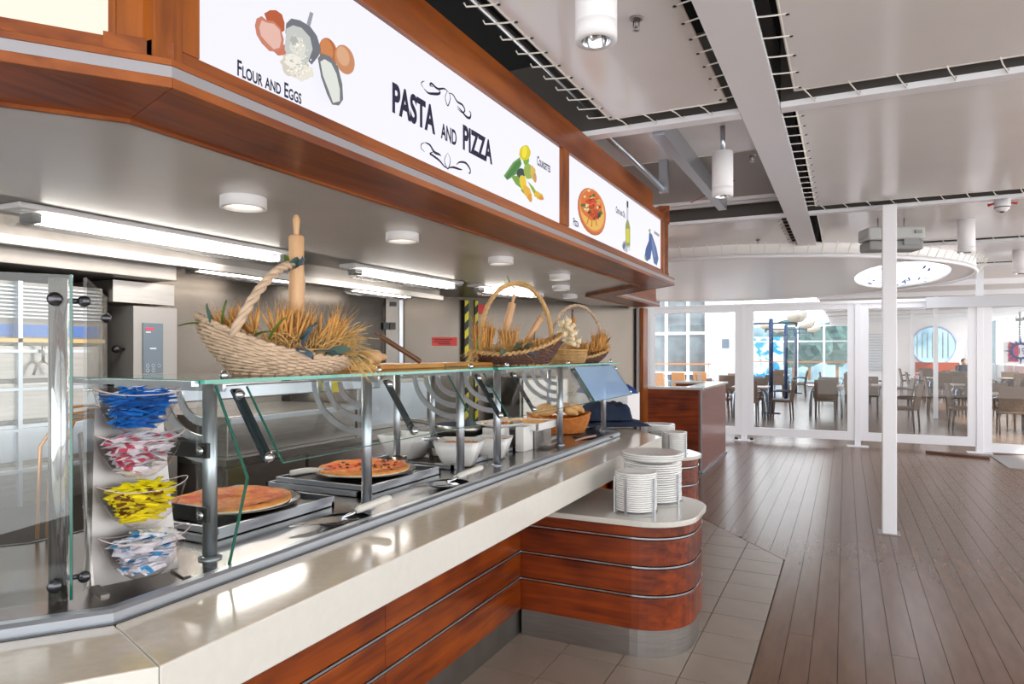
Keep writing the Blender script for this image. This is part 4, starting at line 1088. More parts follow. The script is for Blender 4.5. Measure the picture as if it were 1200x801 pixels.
def leaf(c, d, L, w, m, par, roll=0):
    L *= 1.2; w *= 1.35
    o = link('leaf', leafmesh(L, w), m, par); d = Vector(d).normalized()
    o.rotation_mode = 'QUATERNION'; q = Vector((1, 0, 0)).rotation_difference(d); o.rotation_quaternion = q @ Matrix.Rotation(roll, 3, 'X').to_quaternion(); o.location = c
def rolling_pin(p, d, L, r, m, mh, lab, hl=.07, both=False):
    p, d = Vector(p), Vector(d).normalized(); t = root('rolling_pin', lab, 'rolling pin', p)
    t.rotation_mode = 'QUATERNION'; t.rotation_quaternion = Vector((0, 0, 1)).rotation_difference(d)
    bm = B(); lathe(bm, [(0, 0), (r*.9, .001), (r, .006), (r, L-.006), (r*.85, L), (0, L)], n=28); link('barrel', bm, m, t)
    bm = B(); lathe(bm, [(r*.35, L), (r*.35, L+.008), (r*.42, L+hl*.4), (r*.5, L+hl*.75), (r*.3, L+hl*.97), (0, L+hl)], n=16); link('handle', bm, mh, t)
    if both: bm = B(); lathe(bm, [(r*.35, 0), (r*.42, -hl*.4), (r*.5, -hl*.75), (r*.3, -hl*.97), (0, -hl)], n=16); link('handle', bm, mh, t)
    return t
SHZ = 1.4735
# basket 1 (pale, long, tall left end)
a1 = math.atan2(.80, .60)
b1 = root('basket', 'large pale wicker basket with arched handle, straw and leaves', 'basket', (-1.78, 1.80, SHZ), a1)
rim1 = lambda t: .72 - .45*math.cos(t) + .16*math.cos(2*t)
bm = B(); weave(bm, .27, .145, .15, 13, 23, .0068, rim1, 1.75); prism(bm, [(.15*math.cos(k*math.pi/10), .08*math.sin(k*math.pi/10)) for k in range(20)], 0, .006); link('woven_body', bm, WICK, b1)
bm = B(); rimloop(bm, .27, .145, .15, rim1, .007); link('rim', bm, WICK, b1)
bm = B(); arch(bm, (-.17, -.118, .13), (.02, .14, .10), .27, .0095, lean=(.45, 0)); link('arched_handle', bm, WICK, b1)
bm = B(); lathe(bm, [(0, .055), (.13, .055), (.15, .09)], n=20, sx=1.4, sy=.75); straws(bm, (0, 0, .10), (.16, .08, .02), 400, .10, jit=.9); straws(bm, (.16, .0, .09), (.06, .08, .02), 420, .14, up=(.7, -.2, .8), jit=.55)
straws(bm, (.21, -.05, .07), (.03, .05, .01), 160, .12, up=(.9, -.4, -.1), jit=.5)
o = link('straw', bm, STRAW, b1); o['kind'] = 'stuff'
bm = B(); ears(bm, (.02, -.02, .12), (.05, .05, .01), 34, .11, (.1, 0, 1), .45); ears(bm, (-.14, -.02, .14), (.05, .05, .01), 24, .09, (-.3, 0, 1), .5); ears(bm, (.14, 0, .1), (.05, .06, .01), 40, .12, (.5, -.2, .9), .5)
o = link('wheat_ears', bm, STRAW2, b1); o['kind'] = 'stuff'
for c, d, L, w, m in (((-.19, -.08, .14), (-.2, -.3, 1), .09, .035, LEAFG), ((-.20, -.06, .14), (-.6, -.2, .8), .09, .03, LEAF), ((-.05, -.1, .12), (.3, -.3, .9), .075, .04, LEAFG), ((.03, -.11, .09), (.3, -.6, -.1), .08, .035, LEAFB),
                      ((.09, -.12, .08), (.8, -.5, .1), .08, .035, LEAFB), ((.13, -.11, .07), (.6, -.7, .3), .08, .04, LEAF), ((.06, -.08, .1), (.2, -.2, .8), .07, .035, LEAFB), ((.2, -.1, .06), (.9, -.3, .1), .07, .03, LEAFB),
                      ((-.1, -.1, .13), (.5, -.5, .3), .07, .03, LEAFG), ((-.26, -.04, .17), (-1, -.3, .1), .06, .03, LEAFG), ((.05, -.06, .11), (.5, -.1, .9), .08, .035, LEAF)):
    leaf(c, d, L, w, m, b1, random.uniform(-.6, .6))
hc = (.045, -.0, .375)
for k in range(8):
    a = k*.8; leaf(hc, (math.cos(a)*.8-.3, math.sin(a)*.5-.4, .35+.5*math.sin(k*1.3)), .05, .03, (LEAF, LEAFB, LEAFG)[k % 3], b1, k)
pc = b1.matrix_basis @ Vector((.055, .02, .06))
rolling_pin(onZ(350, 450, SHZ) if False else (pc.x, pc.y, pc.z), (0.0, 0, 1), .435, .0265, PALEW, PALEW, 'pale wooden rolling pin standing in the large pale basket', .075)
# basket 2 (dark body, light rim)
b2 = root('basket', 'brown wicker basket with light rim and straw hoop handle', 'basket', (-1.87, 3.90, SHZ), math.atan2(.62, .78))
rim2 = lambda t: .60 + .30*math.cos(t) + .16*math.cos(2*t)
bm = B(); weave(bm, .29, .16, .18, 13, 23, .0075, rim2, 1.5); prism(bm, [(.19*math.cos(k*math.pi/10), .10*math.sin(k*math.pi/10)) for k in range(20)], 0, .006); link('woven_body', bm, WICKB, b2)
bm = B(); rimloop(bm, .29, .16, .18, rim2, .010); rimloop(bm, .20, .11, 0, lambda t: .0, .006); link('rim', bm, WICKT, b2, label='pale straw rim')
bm = B(); arch(bm, (-.24, -.03, .09), (.24, .03, .10), .42, .009, strands=4); link('arched_handle', bm, WICKT, b2)
bm = B(); straws(bm, (-.05, 0, .085), (.20, .11, .015), 520, .13, up=(.3, -.3, .3), jit=.9); straws(bm, (-.25, -.02, .08), (.03, .05, .02), 120, .10, up=(-.7, -.4, -.2), jit=.6); o = link('straw', bm, STRAW, b2); o['kind'] = 'stuff'
bm = B(); ears(bm, (-.22, 0, .09), (.04, .05, .01), 60, .16, (.1, 0, 1), .25, .006); ears(bm, (-.05, 0, .09), (.04, .05, .01), 30, .14, (0, 0, 1), .35, .006); ears(bm, (.1, -.03, .09), (.10, .07, .01), 130, .07, (.2, -.2, 1), .6, .006)
o = link('wheat_ears', bm, STRAW2, b2); o['kind'] = 'stuff'
for c, d, L, w, m in (((-.25, -.08, .09), (-.4, -.3, .8), .08, .04, LEAFG), ((-.05, -.12, .09), (.4, -.5, .5), .07, .045, LEAF), ((.0, -.1, .09), (.6, -.3, .5), .08, .05, LEAF), ((.1, -.08, .11), (-.2, 0, 1), .08, .03, LEAFB),
                      ((.02, -.17, .07), (.8, -.3, .1), .07, .03, LEAFB), ((-.1, -.15, .07), (-.5, -.5, .2), .07, .03, LEAF), ((-.01, 0, .49), (-1, 0, .3), .07, .03, LEAFG), ((-.02, 0, .5), (-.6, 0, .6), .06, .03, LEAFG), ((.25, 0, .1), (.4, -.2, .5), .06, .04, LEAF)):
    leaf(c, d, L, w, m, b2, random.uniform(-.6, .6))
bm = B(); straws(bm, (.03, 0, .50), (.02, .02, .01), 60, .07, up=(.3, 0, .4), jit=.9); o = link('straw_bow', bm, STRAW, b2); o['kind'] = 'stuff'
M2 = b2.matrix_basis
p = M2 @ Vector((-.10, .0, .10)); rolling_pin(p, (M2 @ Vector((0, 0, .5)) - p), .30, .024, PALEW, PALEW, 'upright rolling pin in the brown basket', .06)
p = M2 @ Vector((.05, .05, .10)); q = M2 @ Vector((.24, .07, .40)); rolling_pin(p, (q-p), .24, .022, PALEW, PALEW, 'slanted rolling pin in the brown basket', .08)
# basket 3
b3 = root('basket', 'small basket with garlic bunch and thin handle at the shelf end', 'basket', (-1.86, 4.93, SHZ), math.atan2(.60, .80))
rim3 = lambda t: .65 - .0*math.cos(t) + .3*math.cos(2*t)
bm = B(); weave(bm, .26, .14, .12, 9, 21, .007, rim3, 1.5); prism(bm, [(.17*math.cos(k*math.pi/10), .09*math.sin(k*math.pi/10)) for k in range(20)], 0, .006); link('woven_body', bm, WICKB, b3)
bm = B(); rimloop(bm, .26, .14, .12, rim3, .009); link('rim', bm, WICKT, b3)
bm = B(); arch(bm, (-.20, 0, .08), (.22, .02, .08), .36, .007, strands=3); link('arched_handle', bm, WICK, b3)
bm = B(); straws(bm, (.08, 0, .08), (.14, .08, .015), 300, .09, up=(.2, -.2, .6), jit=.8); ears(bm, (.19, 0, .09), (.04, .05, .01), 60, .13, (.1, 0, 1), .35, .006); ears(bm, (.12, -.03, .08), (.09, .06, .01), 60, .08, (.2, -.2, 1), .6, .006)
o = link('wheat_ears', bm, STRAW2, b3); o['kind'] = 'stuff'
leaf((.23, -.03, .13), (.3, -.1, .8), .06, .04, LEAF, b3)
M3 = b3.matrix_basis
b4 = root('basket', 'low square tan basket in front of the garlic basket', 'basket', M3 @ Vector((-.11, -.15, 0)), math.atan2(.60, .80))
bm = B(); weave(bm, .15, .10, .095, 11, 24, .004, lambda t: 1, 1.15); prism(bm, [(.12*math.cos(k*math.pi/10), .08*math.sin(k*math.pi/10)) for k in range(20)], 0, .006); link('woven_body', bm, WICKT, b4)
bm = B(); rimloop(bm, .15, .10, .095, lambda t: 1, .006); link('rim', bm, WICKT, b4)
bm = B(); straws(bm, (0, 0, .09), (.10, .06, .01), 260, .07, up=(.1, -.5, .4), jit=.8); o = link('straw', bm, mat('golden_straw', '#d89a34', .6), b4); o['kind'] = 'stuff'
GAR = mat('garlic', '#eddcb8', .5, noise=.1, scale=20)
gb = root('garlic_bunch', 'bunch of pale garlic bulbs leaning in the small basket', 'garlic', M3 @ Vector((-.10, -.10, .12)))
for k in range(40):
    bm = B(); r = random.uniform(.020, .028); lathe(bm, [(0, -r*.8), (r*.7, -r*.6), (r, 0), (r*.7, r*.55), (r*.2, r*.9), (r*.12, r*1.5), (0, r*1.55)], n=12); o = link('garlic_bulb', bm, GAR, gb)
    zz = random.uniform(0, .20); w = .105*(1-zz/.30); o.location = (random.uniform(-w, w), random.uniform(-w, w), zz); o.rotation_euler = (random.uniform(-1, 1), random.uniform(-1, 1), 0)
p = M3 @ Vector((-.02, .0, .10)); rolling_pin(p, (-.02, 0, 1), .24, .022, mat('orange_wood', '#b8742c', .5), DARKW, 'orange wooden pin standing in the garlic basket', .07)
# chopping board and pins on the shelf
cbd = bx('board_slab', (-2.22, 2.30, SHZ), (-1.88, 3.05, SHZ+.022), BOARDW, root('chopping_board', 'honey wood chopping board on the glass shelf', 'board', (0, 0, 0)), bevel=.003)
bm = B(); box(bm, (-2.22, 3.18, SHZ), (-1.95, 3.9, SHZ+.018)); tag(link('board', bm, BOARDW, bevel=.003), 'second thin wooden board left of the brown basket', 'board')
rolling_pin((-2.0, 2.53, SHZ+.022+.034), (.12, .9, 0), .10, .033, PALEW, PALEW, 'short fat rolling pin lying on the chopping board', .05)
rolling_pin((-1.90, 2.86, SHZ+.03), (-.62, -.52, .52), .24, .013, DARKW, DARKW, 'thin dark rolling pin leaning over the short one', .03)
# bread basket
bb = root('bread_basket', 'orange wicker basket of bread rolls under the far guard', 'basket', (-1.99, 4.90, .935), .5)
bm = B(); weave(bm, .24, .15, .13, 13, 30, .005, lambda t: 1+.15*math.cos(2*t), 1.25); prism(bm, [(.18*math.cos(k*math.pi/10), .12*math.sin(k*math.pi/10)) for k in range(20)], 0, .006); link('woven_body', bm, mat('orange_wicker', '#c8782c', .5, noise=.2, scale=30), bb)
bm = B(); rimloop(bm, .24, .15, .13, lambda t: 1+.15*math.cos(2*t), .007); link('rim', bm, mat('orange_wicker', '#c8782c'), bb)
BRD = mat('bread_crust', '#dba868', .6, noise=.25, scale=12, bump=.2)
Mb = bb.matrix_basis
for k, (c, d, L, r, w) in enumerate((((-.16, -.03, .15), (.4, .3, .25), .17, .038, 'at the left end'), ((-.08, -.05, .17), (.5, .4, .2), .17, .037, 'second from the left'), ((.0, .0, .18), (.5, -.3, .15), .16, .036, 'in the middle'),
                               ((.08, -.06, .17), (.6, -.4, -.1), .2, .034, 'slanting down to the right'), ((.14, .0, .19), (.6, -.5, -.15), .22, .035, 'longest, at the right end'), ((-.12, .06, .18), (.6, .1, .2), .15, .036, 'at the back left'), ((.05, .07, .19), (.7, .1, 0), .16, .036, 'at the back right'))):
    o = root('bread_roll', 'golden bread roll %s of the orange basket' % w, 'bread', Mb @ Vector(c), 0, 'bread rolls in the basket')
    d = Vector(d).normalized(); bm = B(); n = 9
    tube(bm, [Vector(d)*L*(i/(n-1)-.5) for i in range(n)], [max(.002, r*math.sin(math.pi*(i+.35)/(n-.3))**.6) for i in range(n)], 14); link('crust', bm, BRD, o)
    bm = B()
    for i in (-1, 0, 1): 
        q = d*L*.18*i + Vector((0, 0, r*.93)); tube(bm, [q-Vector((d.y, -d.x, 0))*.015, q+Vector((d.y, -d.x, 0))*.015], .003, 5)
    link('cut_mark', bm, mat('bread_pale', '#f0d8a8', .7), o)
# folded blue cloth bundle and white box at the counter's far end
NAVY = mat('navy_cloth', '#14243c', .85, noise=.25, scale=12, bump=.4); BLUEC = mat('blue_cloth', '#18387c', .8, noise=.25, scale=12, bump=.4)
def cloth(c, sx, sy, sz, rz, m, lab, seed):
    random.seed(seed); bm = B(); nx, ny = 18, 14; top = []; 
    for i in range(nx+1):
        R_ = []
        for j in range(ny+1):
            u = i/nx*2-1; v = j/ny*2-1; e = max(0, 1-abs(u)**5)*max(0, 1-abs(v)**5)
            z = sz*(e**.5)*(.86+.10*math.sin(7*u+3*v+seed)+.05*math.sin(13*v-5*u)) + .002
            R_.append(bm.verts.new((u*sx*(1+.04*math.sin(6*v+seed)), v*sy*(1+.05*math.sin(5*u+seed)), z)))
        top.append(R_)
    for i in range(nx):
        for j in range(ny): f = bm.faces.new((top[i][j], top[i+1][j], top[i+1][j+1], top[i][j+1])); f.smooth = True
    bd_ = [e for e in bm.edges if e.is_boundary]; r = bmesh.ops.extrude_edge_only(bm, edges=bd_)
    nv = [g for g in r['geom'] if isinstance(g, bmesh.types.BMVert)]
    for v in nv: v.co.z = 0
    bmesh.ops.contextual_create(bm, geom=[e for e in bm.edges if e.is_boundary])
    o = link('folded_cloth', bm, m); o.location = c; o.rotation_euler = (0, 0, rz); return tag(o, lab, 'cloth', 'folded blue cloths')
cloth((-1.78, 5.62, .935), .26, .20, .05, .65, NAVY, 'lowest dark navy cloth spread at the counter end', 1)
cloth((-1.84, 5.60, .985), .20, .17, .15, .6, NAVY, 'thick dark navy cloth bundle above the lowest one', 4)
bxw = root('white_box', 'low white box under the bright blue cloth', 'box', (-1.88, 5.98, .93)); bx('body', (-2.15, 5.72, .93), (-1.68, 6.1, 1.19), WHITEW, bxw, bevel=.006)
cloth((-1.94, 5.92, 1.19), .24, .18, .10, .6, BLUEC, 'bright blue cloth on the white box', 7)
bm = B(); box(bm, (-.13, -.08, 0), (.13, .08, .006)); o = link('dark_napkin', bm, mat('dark_napkin', '#202024', .6)); o.location = (-1.66, 4.75, .934); o.rotation_euler = (0, 0, .7); tag(o, 'dark napkin lying flat left of the last post', 'napkin')
bm = B(); tube(bm, [(-1.68, 4.45, .942), (-1.66, 4.56, .947), (-1.62, 4.70, .95)], [.006, .008, .009], 8); tag(link('tongs', bm, mat('pink_tongs', '#c8a090', .4)), 'pink-handled tongs lying on the deck near the bread', 'tongs')
# yellow tag on clear holders under the guard
for (x, y, z, lab) in ((-2.2, 2.55, 1.36, 'small yellow label under the near shelf'), (-2.16, 3.28, 1.37, 'yellow label under the shelf at the middle post')):
    bm = B(); box(bm, (x, y, z), (x+.003, y+.055, z+.06)); tag(link('yellow_label', bm, mat('yellow_label', '#e8dc30', .5)), lab, 'label')
def holder(y, lab):
    t = root('price_holder', lab, 'holder', (-1.70, y, 1.40), 0, 'clear holders under the guard'); bm = B()
    beam(bm, (-.05, 0, .04), (-.02, 0, -.06), .10, .002, up=(0, 1, 0)) ; link('acrylic_sheet', bm, CLB, t)
holder(2.08, 'clear acrylic holder left of the middle post'); holder(2.85, 'clear acrylic holder at the near guard end'); holder(3.45, 'clear acrylic holder at the far guard start')
bx_l = root('light_rail', 'white light rail under the near shelf rear edge', 'rail', (0, 0, 0)); bx('housing', (-2.30, 1.6, 1.36), (-2.25, 3.0, 1.42), SATIN, bx_l, bevel=.006)

# ================================================================== WOODEN DESK
dk = root('desk', 'high cherry wood reception desk with pale top', 'desk', (-1.66, 9.9, 0))
bx('side_panel', (-1.70, 8.97, .03), (-1.66, 10.95, 1.07), mat('mauve_laminate', '#7c4c44', .3, noise=.12, scale=4, stretch=(1, .3, 3), coat=.3), dk)
bx('front_panel', (-2.42, 8.97, .03), (-1.70, 9.01, 1.07), WOODX, dk)
bx('back_panel', (-2.42, 10.91, .03), (-1.70, 10.95, 1.07), WOODD, dk)
bx('corner_strip', (-1.675, 8.96, .03), (-1.655, 8.98, 1.07), SATIN, dk); bx('kick_strip', (-1.69, 8.95, 0), (-1.64, 10.97, .03), SATIN, dk)
for a, b in (((-2.42, 8.93), (-1.63, 9.20)), ((-1.90, 9.20), (-1.63, 10.7)), ((-2.42, 10.7), (-1.63, 11.0))): bx('top', (a[0], a[1], 1.07), (b[0], b[1], 1.10), SLAB, dk, bevel=.003)
bx('inner_panel', (-1.90, 9.2, .3), (-1.88, 10.7, 1.07), mat('inner_laminate', '#b8aca0', .5), dk)

# ================================================================== CEILING: BEAMS AND LACED SHEETS
BZ = 2.815
bm = B(); box(bm, (-8, -3, 3.35), (6.2, 12.5, 3.4)); struct('ceiling', bm, BLACK)
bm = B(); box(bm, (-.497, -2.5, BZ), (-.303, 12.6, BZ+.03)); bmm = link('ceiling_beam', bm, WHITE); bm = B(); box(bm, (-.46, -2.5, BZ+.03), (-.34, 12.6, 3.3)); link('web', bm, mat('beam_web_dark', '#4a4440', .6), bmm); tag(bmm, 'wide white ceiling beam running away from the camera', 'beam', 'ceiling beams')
YB = (3.78, 6.80, 9.4, 11.9)
for i, y in enumerate(YB):
    for j, (xa, xb) in enumerate(((-8, -.50), (-.30, 6))):
        if j == 0: xa = -1.9 if i == 0 else -2.6 if i == 1 else -6
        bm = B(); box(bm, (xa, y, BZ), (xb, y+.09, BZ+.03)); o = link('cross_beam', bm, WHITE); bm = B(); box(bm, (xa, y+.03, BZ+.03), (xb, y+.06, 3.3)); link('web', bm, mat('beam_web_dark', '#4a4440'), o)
        tag(o, '%s white cross beam from the camera, %s of the long beam' % (('first', 'second', 'third', 'fourth')[i], ('left', 'right')[j]), 'beam', 'ceiling beams')
TZ = 2.85
def sheet(x0, x1, y0, y1, lab, sides, step=.16, gap=.06, z=TZ, grey=False):
    """a laced ceiling sheet; sides = which edges carry cords to the beams"""
    t = root('ceiling_sheet', lab, 'ceiling panel', ((x0+x1)/2, (y0+y1)/2, z), 0, 'laced white ceiling sheets')
    cx, cy = (x0+x1)/2, (y0+y1)/2; bm = B(); nx = max(2, int((x1-x0)/.15)); ny = max(2, int((y1-y0)/.15)); G = []
    for i in range(nx+1):
        R_ = []
        for j in range(ny+1):
            u, v = i/nx, j/ny; e = min(u, 1-u, v, 1-v)*2
            R_.append(bm.verts.new((x0-cx+(x1-x0)*u, y0-cy+(y1-y0)*v, .008*math.sin(9*u+4*v)*e - .006*e)))
        G.append(R_)
    for i in range(nx):
        for j in range(ny): f = bm.faces.new((G[i][j], G[i][j+1], G[i+1][j+1], G[i+1][j])); f.smooth = True
    link('cloth', bm, TARP, t)
    bm = B(); 
    for a, b in (((x0, y0), (x1, y0)), ((x1, y0), (x1, y1)), ((x1, y1), (x0, y1)), ((x0, y1), (x0, y0))): tube(bm, [(a[0]-cx, a[1]-cy, 0), (b[0]-cx, b[1]-cy, 0)], .005, 6)
    link('hem', bm, CORD, t)
    cm = None
    for s in sides:
        if s in 'LR':
            n = int((y1-y0)/step)
            for k in range(n):
                y = y1 - .05 - k*step - cy
                if y+cy < -.3: break
                x = (x0-cx) if s == 'L' else (x1-cx); dx = -gap-.02 if s == 'L' else gap+.02
                bm = B(); tube(bm, [(x-dx*.25, y, -.004), (x+dx*.5, y-.02, -.006), (x+dx, y-.045, -.010), (x+dx*1.1, y-.047, .006)], .0035, 5); link('cord', bm, CORD, t)
                bm = B(); lathe(bm, [(0, 0), (.008, 0), (.008, -.003), (0, -.004)], (x-dx*.25, y, -.006), 8); link('eyelet', bm, BLK, t)
        else:
            n = int((x1-x0)/step)
            for k in range(n):
                x = x0 + .04 + k*step - cx; y = (y0-cy) if s == 'N' else (y1-cy); dy = -gap-.02 if s == 'N' else gap+.02
                bm = B(); tube(bm, [(x, y-dy*.2, -.004), (x+.02, y+dy*.5, -.006), (x+.05, y+dy, -.03), (x+.052, y+dy*1.06, -.012)], .0035, 5); link('cord', bm, CORD, t)
    return t
sheet(-1.18, -.55, -1.6, 3.66, 'ceiling sheet with the nearest lamp, left of the long beam', 'LRF', .15, .07)
sheet(-.225, 4.2, -1.6, 3.66, 'large ceiling sheet at the top right of the long beam', 'LF', .2, .09)
sheet(-.235, 4.2, 3.90, 6.62, 'ceiling sheet right of the long beam, between first and second cross beams', 'LF', .18, .09)
sheet(-.235, 4.2, 6.92, 9.26, 'ceiling sheet right of the long beam, beyond the second cross beam', 'F', .24, .09)
sheet(-.235, 4.2, 9.52, 11.76, 'ceiling sheet right of the long beam, beyond the third cross beam', 'F', .3, .09)
sheet(-2.2, -.56, 6.92, 9.26, 'ceiling sheet left of the long beam, beyond the second cross beam', 'RF', .2, .09)
sheet(-1.85, -.50, 3.88, 4.9, 'plain ceiling sheet behind the second hanging lamp', '', .2, .09, z=2.93)
bm = B(); box(bm, (-2.6, 4.9, 2.96), (-.5, 6.78, 2.99)); o = tag(link('ceiling_panel', bm, mat('grey_ceiling_panel', '#a8a4a0', .45)), 'grey flat ceiling panel left of the long beam', 'ceiling panel')
# dark gap pipe and brackets
bm = B(); tube(bm, [(-1.27, -1.2, 2.90), (-1.27, 3.72, 2.90)], .022, 12); tag(link('pipe', bm, CHROME), 'steel pipe along the dark gap above the sign', 'pipe')
bm = B(); tube(bm, [(-1.33, 4.0, 2.90), (-1.17, 4.9, 2.72)], .02, 12); box(bm, (-1.20, 4.86, 2.70), (-1.14, 4.92, 2.96)); tag(link('pipe_bracket', bm, SATIN), 'bent steel pipe with bracket above the short sign', 'pipe')
bm = B(); box(bm, (-1.0, 3.9, 2.80), (-.93, 6.2, 2.93)); tag(link('cable_tray', bm, SATIN), 'thin grey cable tray beside the second hanging lamp', 'tray')
bm = B(); tube(bm, [(-1.2, 6.0, 2.85), (-.75, 5.4, 2.86)], .004, 6); tag(link('red_cable', bm, mat('red_cable', '#b02020', .5)), 'thin red cable under the grey ceiling panel', 'cable')
for y, k in ((6.45, 0), (6.60, 1)):
    bm = B(); box(bm, (-2.4, y, 2.93), (-.5, y+.04, 2.96)); tag(link('ceiling_rail', bm, WHITE), '%s thin rail across the grey ceiling panel' % ('near', 'far')[k], 'rail')
def hanglamp(x, y, r, zb, zt, lab, stem=False):
    t = root('hanging_lamp', lab, 'ceiling lamp', (x, y, zb), 0, 'white cylinder lamps under the ceiling'); h = zt - zb
    hb = h if not stem else .27
    bm = B(); lathe(bm, [(r*.70, 0), (r, 0), (r, .052), (r*.985, .053), (r*.985, .057), (r, .058), (r, hb), (0, hb)], n=40); link('cylinder', bm, WHP, t)
    bm = B(); lathe(bm, [(r*.70, 0), (r*.6, .03), (r*.3, .05), (0, .052)], n=32); link('reflector', bm, CHROME, t)
    if stem: bm = B(); tube(bm, [(0, 0, hb), (0, 0, h)], .015, 10); link('stem', bm, SATIN, t)
hanglamp(-.705, 2.05, .066, 2.53, 2.85, 'nearest white cylinder lamp at the top centre')
hanglamp(-.67, 4.30, .062, 2.50, 2.93, 'white cylinder lamp on a stem left of the long beam', True)
hanglamp(1.06, 7.9, .075, 2.52, 2.85, 'white cylinder lamp to the right of the white column')
hanglamp(2.0, 10.6, .085, 2.55, 2.85, 'far white cylinder lamp at the right edge')
def sprinkler(x, y, z, lab):
    t = root('sprinkler', lab, 'sprinkler', (x, y, z), 0, 'ceiling sprinklers')
    bm = B(); lathe(bm, [(0, 0), (.026, 0), (.026, -.005), (.01, -.010), (0, -.01)], n=20); link('rose', bm, STEELD, t)
    bm = B(); tube(bm, [(0, 0, 0), (0, 0, -.035)], .006, 8); tube(bm, [(.01, 0, -.01), (.012, 0, -.03), (0, 0, -.045), (-.012, 0, -.03), (-.01, 0, -.01)], .0025, 6); lathe(bm, [(0, 0), (.014, -.001), (0, -.003)], (0, 0, -.045), 12); link('head', bm, STEELD, t)
sprinkler(-.727, 2.59, 2.845, 'sprinkler beside the nearest cylinder lamp'); sprinkler(-.53, 4.55, 2.80, 'black sprinkler right of the stemmed lamp'); sprinkler(-.9, 8.3, 2.845, 'sprinkler on the far left ceiling sheet')
# white column
cl = root('column', 'slim white square column standing on the deck', 'column', (.342, 6.70, 0))
bm = B(); box(bm, (-.055, -.055, 0), (.055, .055, BZ)); link('shaft', bm, WHITE, cl, bevel=.006)
bm = B(); box(bm, (-.085, -.085, 0), (.085, .085, .006)); link('base_plate', bm, STEELD, cl)
fx = root('projector_box', 'grey ceiling unit behind the white column', 'ceiling unit', (.40, 7.55, 2.53), math.radians(20))
bm = B(); box(bm, (-.25, -.12, 0), (.25, .12, .09)); link('lower_body', bm, GREYP, fx, bevel=.02); bm = B(); box(bm, (-.26, -.13, .095), (.26, .13, .22)); link('upper_body', bm, mat('light_grey_plastic', '#b4b6b4', .5), fx, bevel=.02)
bm = B(); box(bm, (.06, -.14, .04), (.20, -.12, .10)); box(bm, (.16, -.145, .15), (.22, -.12, .18)); link('latch', bm, GREYP, fx)
for s in (-.12, .12): bm = B(); tube(bm, [(s, 0, .22), (s, 0, .32)], .006, 6); link('hanger', bm, STEELD, fx)
sd = root('smoke_detector', 'round white detector with red cable ends at the right ceiling', 'detector', (1.17, 6.85, 2.745))
bm = B(); lathe(bm, [(0, -.03), (.03, -.028), (.05, -.008), (.056, .01), (.056, .07), (0, .07)], n=28); link('body', bm, WHP, sd)
bm = B(); lathe(bm, [(.0565, .0), (.058, .004), (.0565, .008)], n=28); lathe(bm, [(0, -.04), (.018, -.036), (.014, -.028)], n=14); link('sensor', bm, BLK, sd)
for s in (-1, 1): bm = B(); tube(bm, [(s*.056, 0, .04), (s*.10, 0, .03)], [.006, .012], 8); link('cable_end', bm, mat('red_cable', '#b02020'), sd)
# curved white soffit (drum) with round skylight
dr = root('round_soffit', 'large round white soffit hanging above the glass partition', 'soffit', (-1.8, 12.0, 2.70))
bm = B(); n = 96; R_ = 3.5; ex, ey, ea, eb = 2.55, -.1, .62, 1.95
outer = [bm.verts.new((R_*math.cos(2*math.pi*k/n), R_*math.sin(2*math.pi*k/n), 0)) for k in range(n)]
def on_e(k): t = 2*math.pi*k/n; return (ex+ea*math.cos(t), ey+eb*math.sin(t))
innr = [bm.verts.new((*on_e(k), 0)) for k in range(n)]
for k in range(n): bm.faces.new((outer[k], outer[(k+1) % n], innr[(k+1) % n], innr[k]))
up1 = [bm.verts.new((v.co.x, v.co.y, .16)) for v in outer]; up2 = [bm.verts.new((v.co.x, v.co.y, .06)) for v in innr]
for k in range(n): f = bm.faces.new((outer[k], up1[k], up1[(k+1) % n], outer[(k+1) % n])); f.smooth = True; f = bm.faces.new((innr[k], innr[(k+1) % n], up2[(k+1) % n], up2[k])); f.smooth = True
bmesh.ops.recalc_face_normals(bm, faces=bm.faces); link('shell', bm, mat('soffit_white', '#f2f0ee', .3), dr)
bm = B(); bm.faces.new([bm.verts.new((*on_e(k), .05)) for k in range(n)]); link('skylight', bm, mat('skylight_glow', '#ffffff', .5, emit='#eef6ff', es=1.8), dr)
bm = B(); tube(bm, [(R_*1.0*math.cos(2*math.pi*k/n), R_*math.sin(2*math.pi*k/n), 0) for k in range(n)], .03, 6, closed=True); link('rim', bm, WHITE, dr)
bm = B()
for k in range(46):
    a = random.uniform(0, 6.28); q = random.uniform(0, 1)**.5; x, y = ex+ea*.85*q*math.cos(a), ey+eb*.85*q*math.sin(a); r = random.uniform(0, 6.28); l = random.uniform(.05, .16)
    beam(bm, (x, y, .0), (x+l*math.cos(r), y+l*math.sin(r), -.03), .03, .004)
o = link('leaf_ornaments', bm, mat('blue_glass_leaf', '#7c8cc0', .3), dr); o['kind'] = 'stuff'
for k in range(70):
    a = math.radians(-150 + k*2.6); bm = B(); x, y = 3.56*math.cos(a), 3.56*math.sin(a)
    beam(bm, (x, y, .02), (x*1.02, y*1.02, .15), .012, .006); link('cord', bm, CORD, dr)

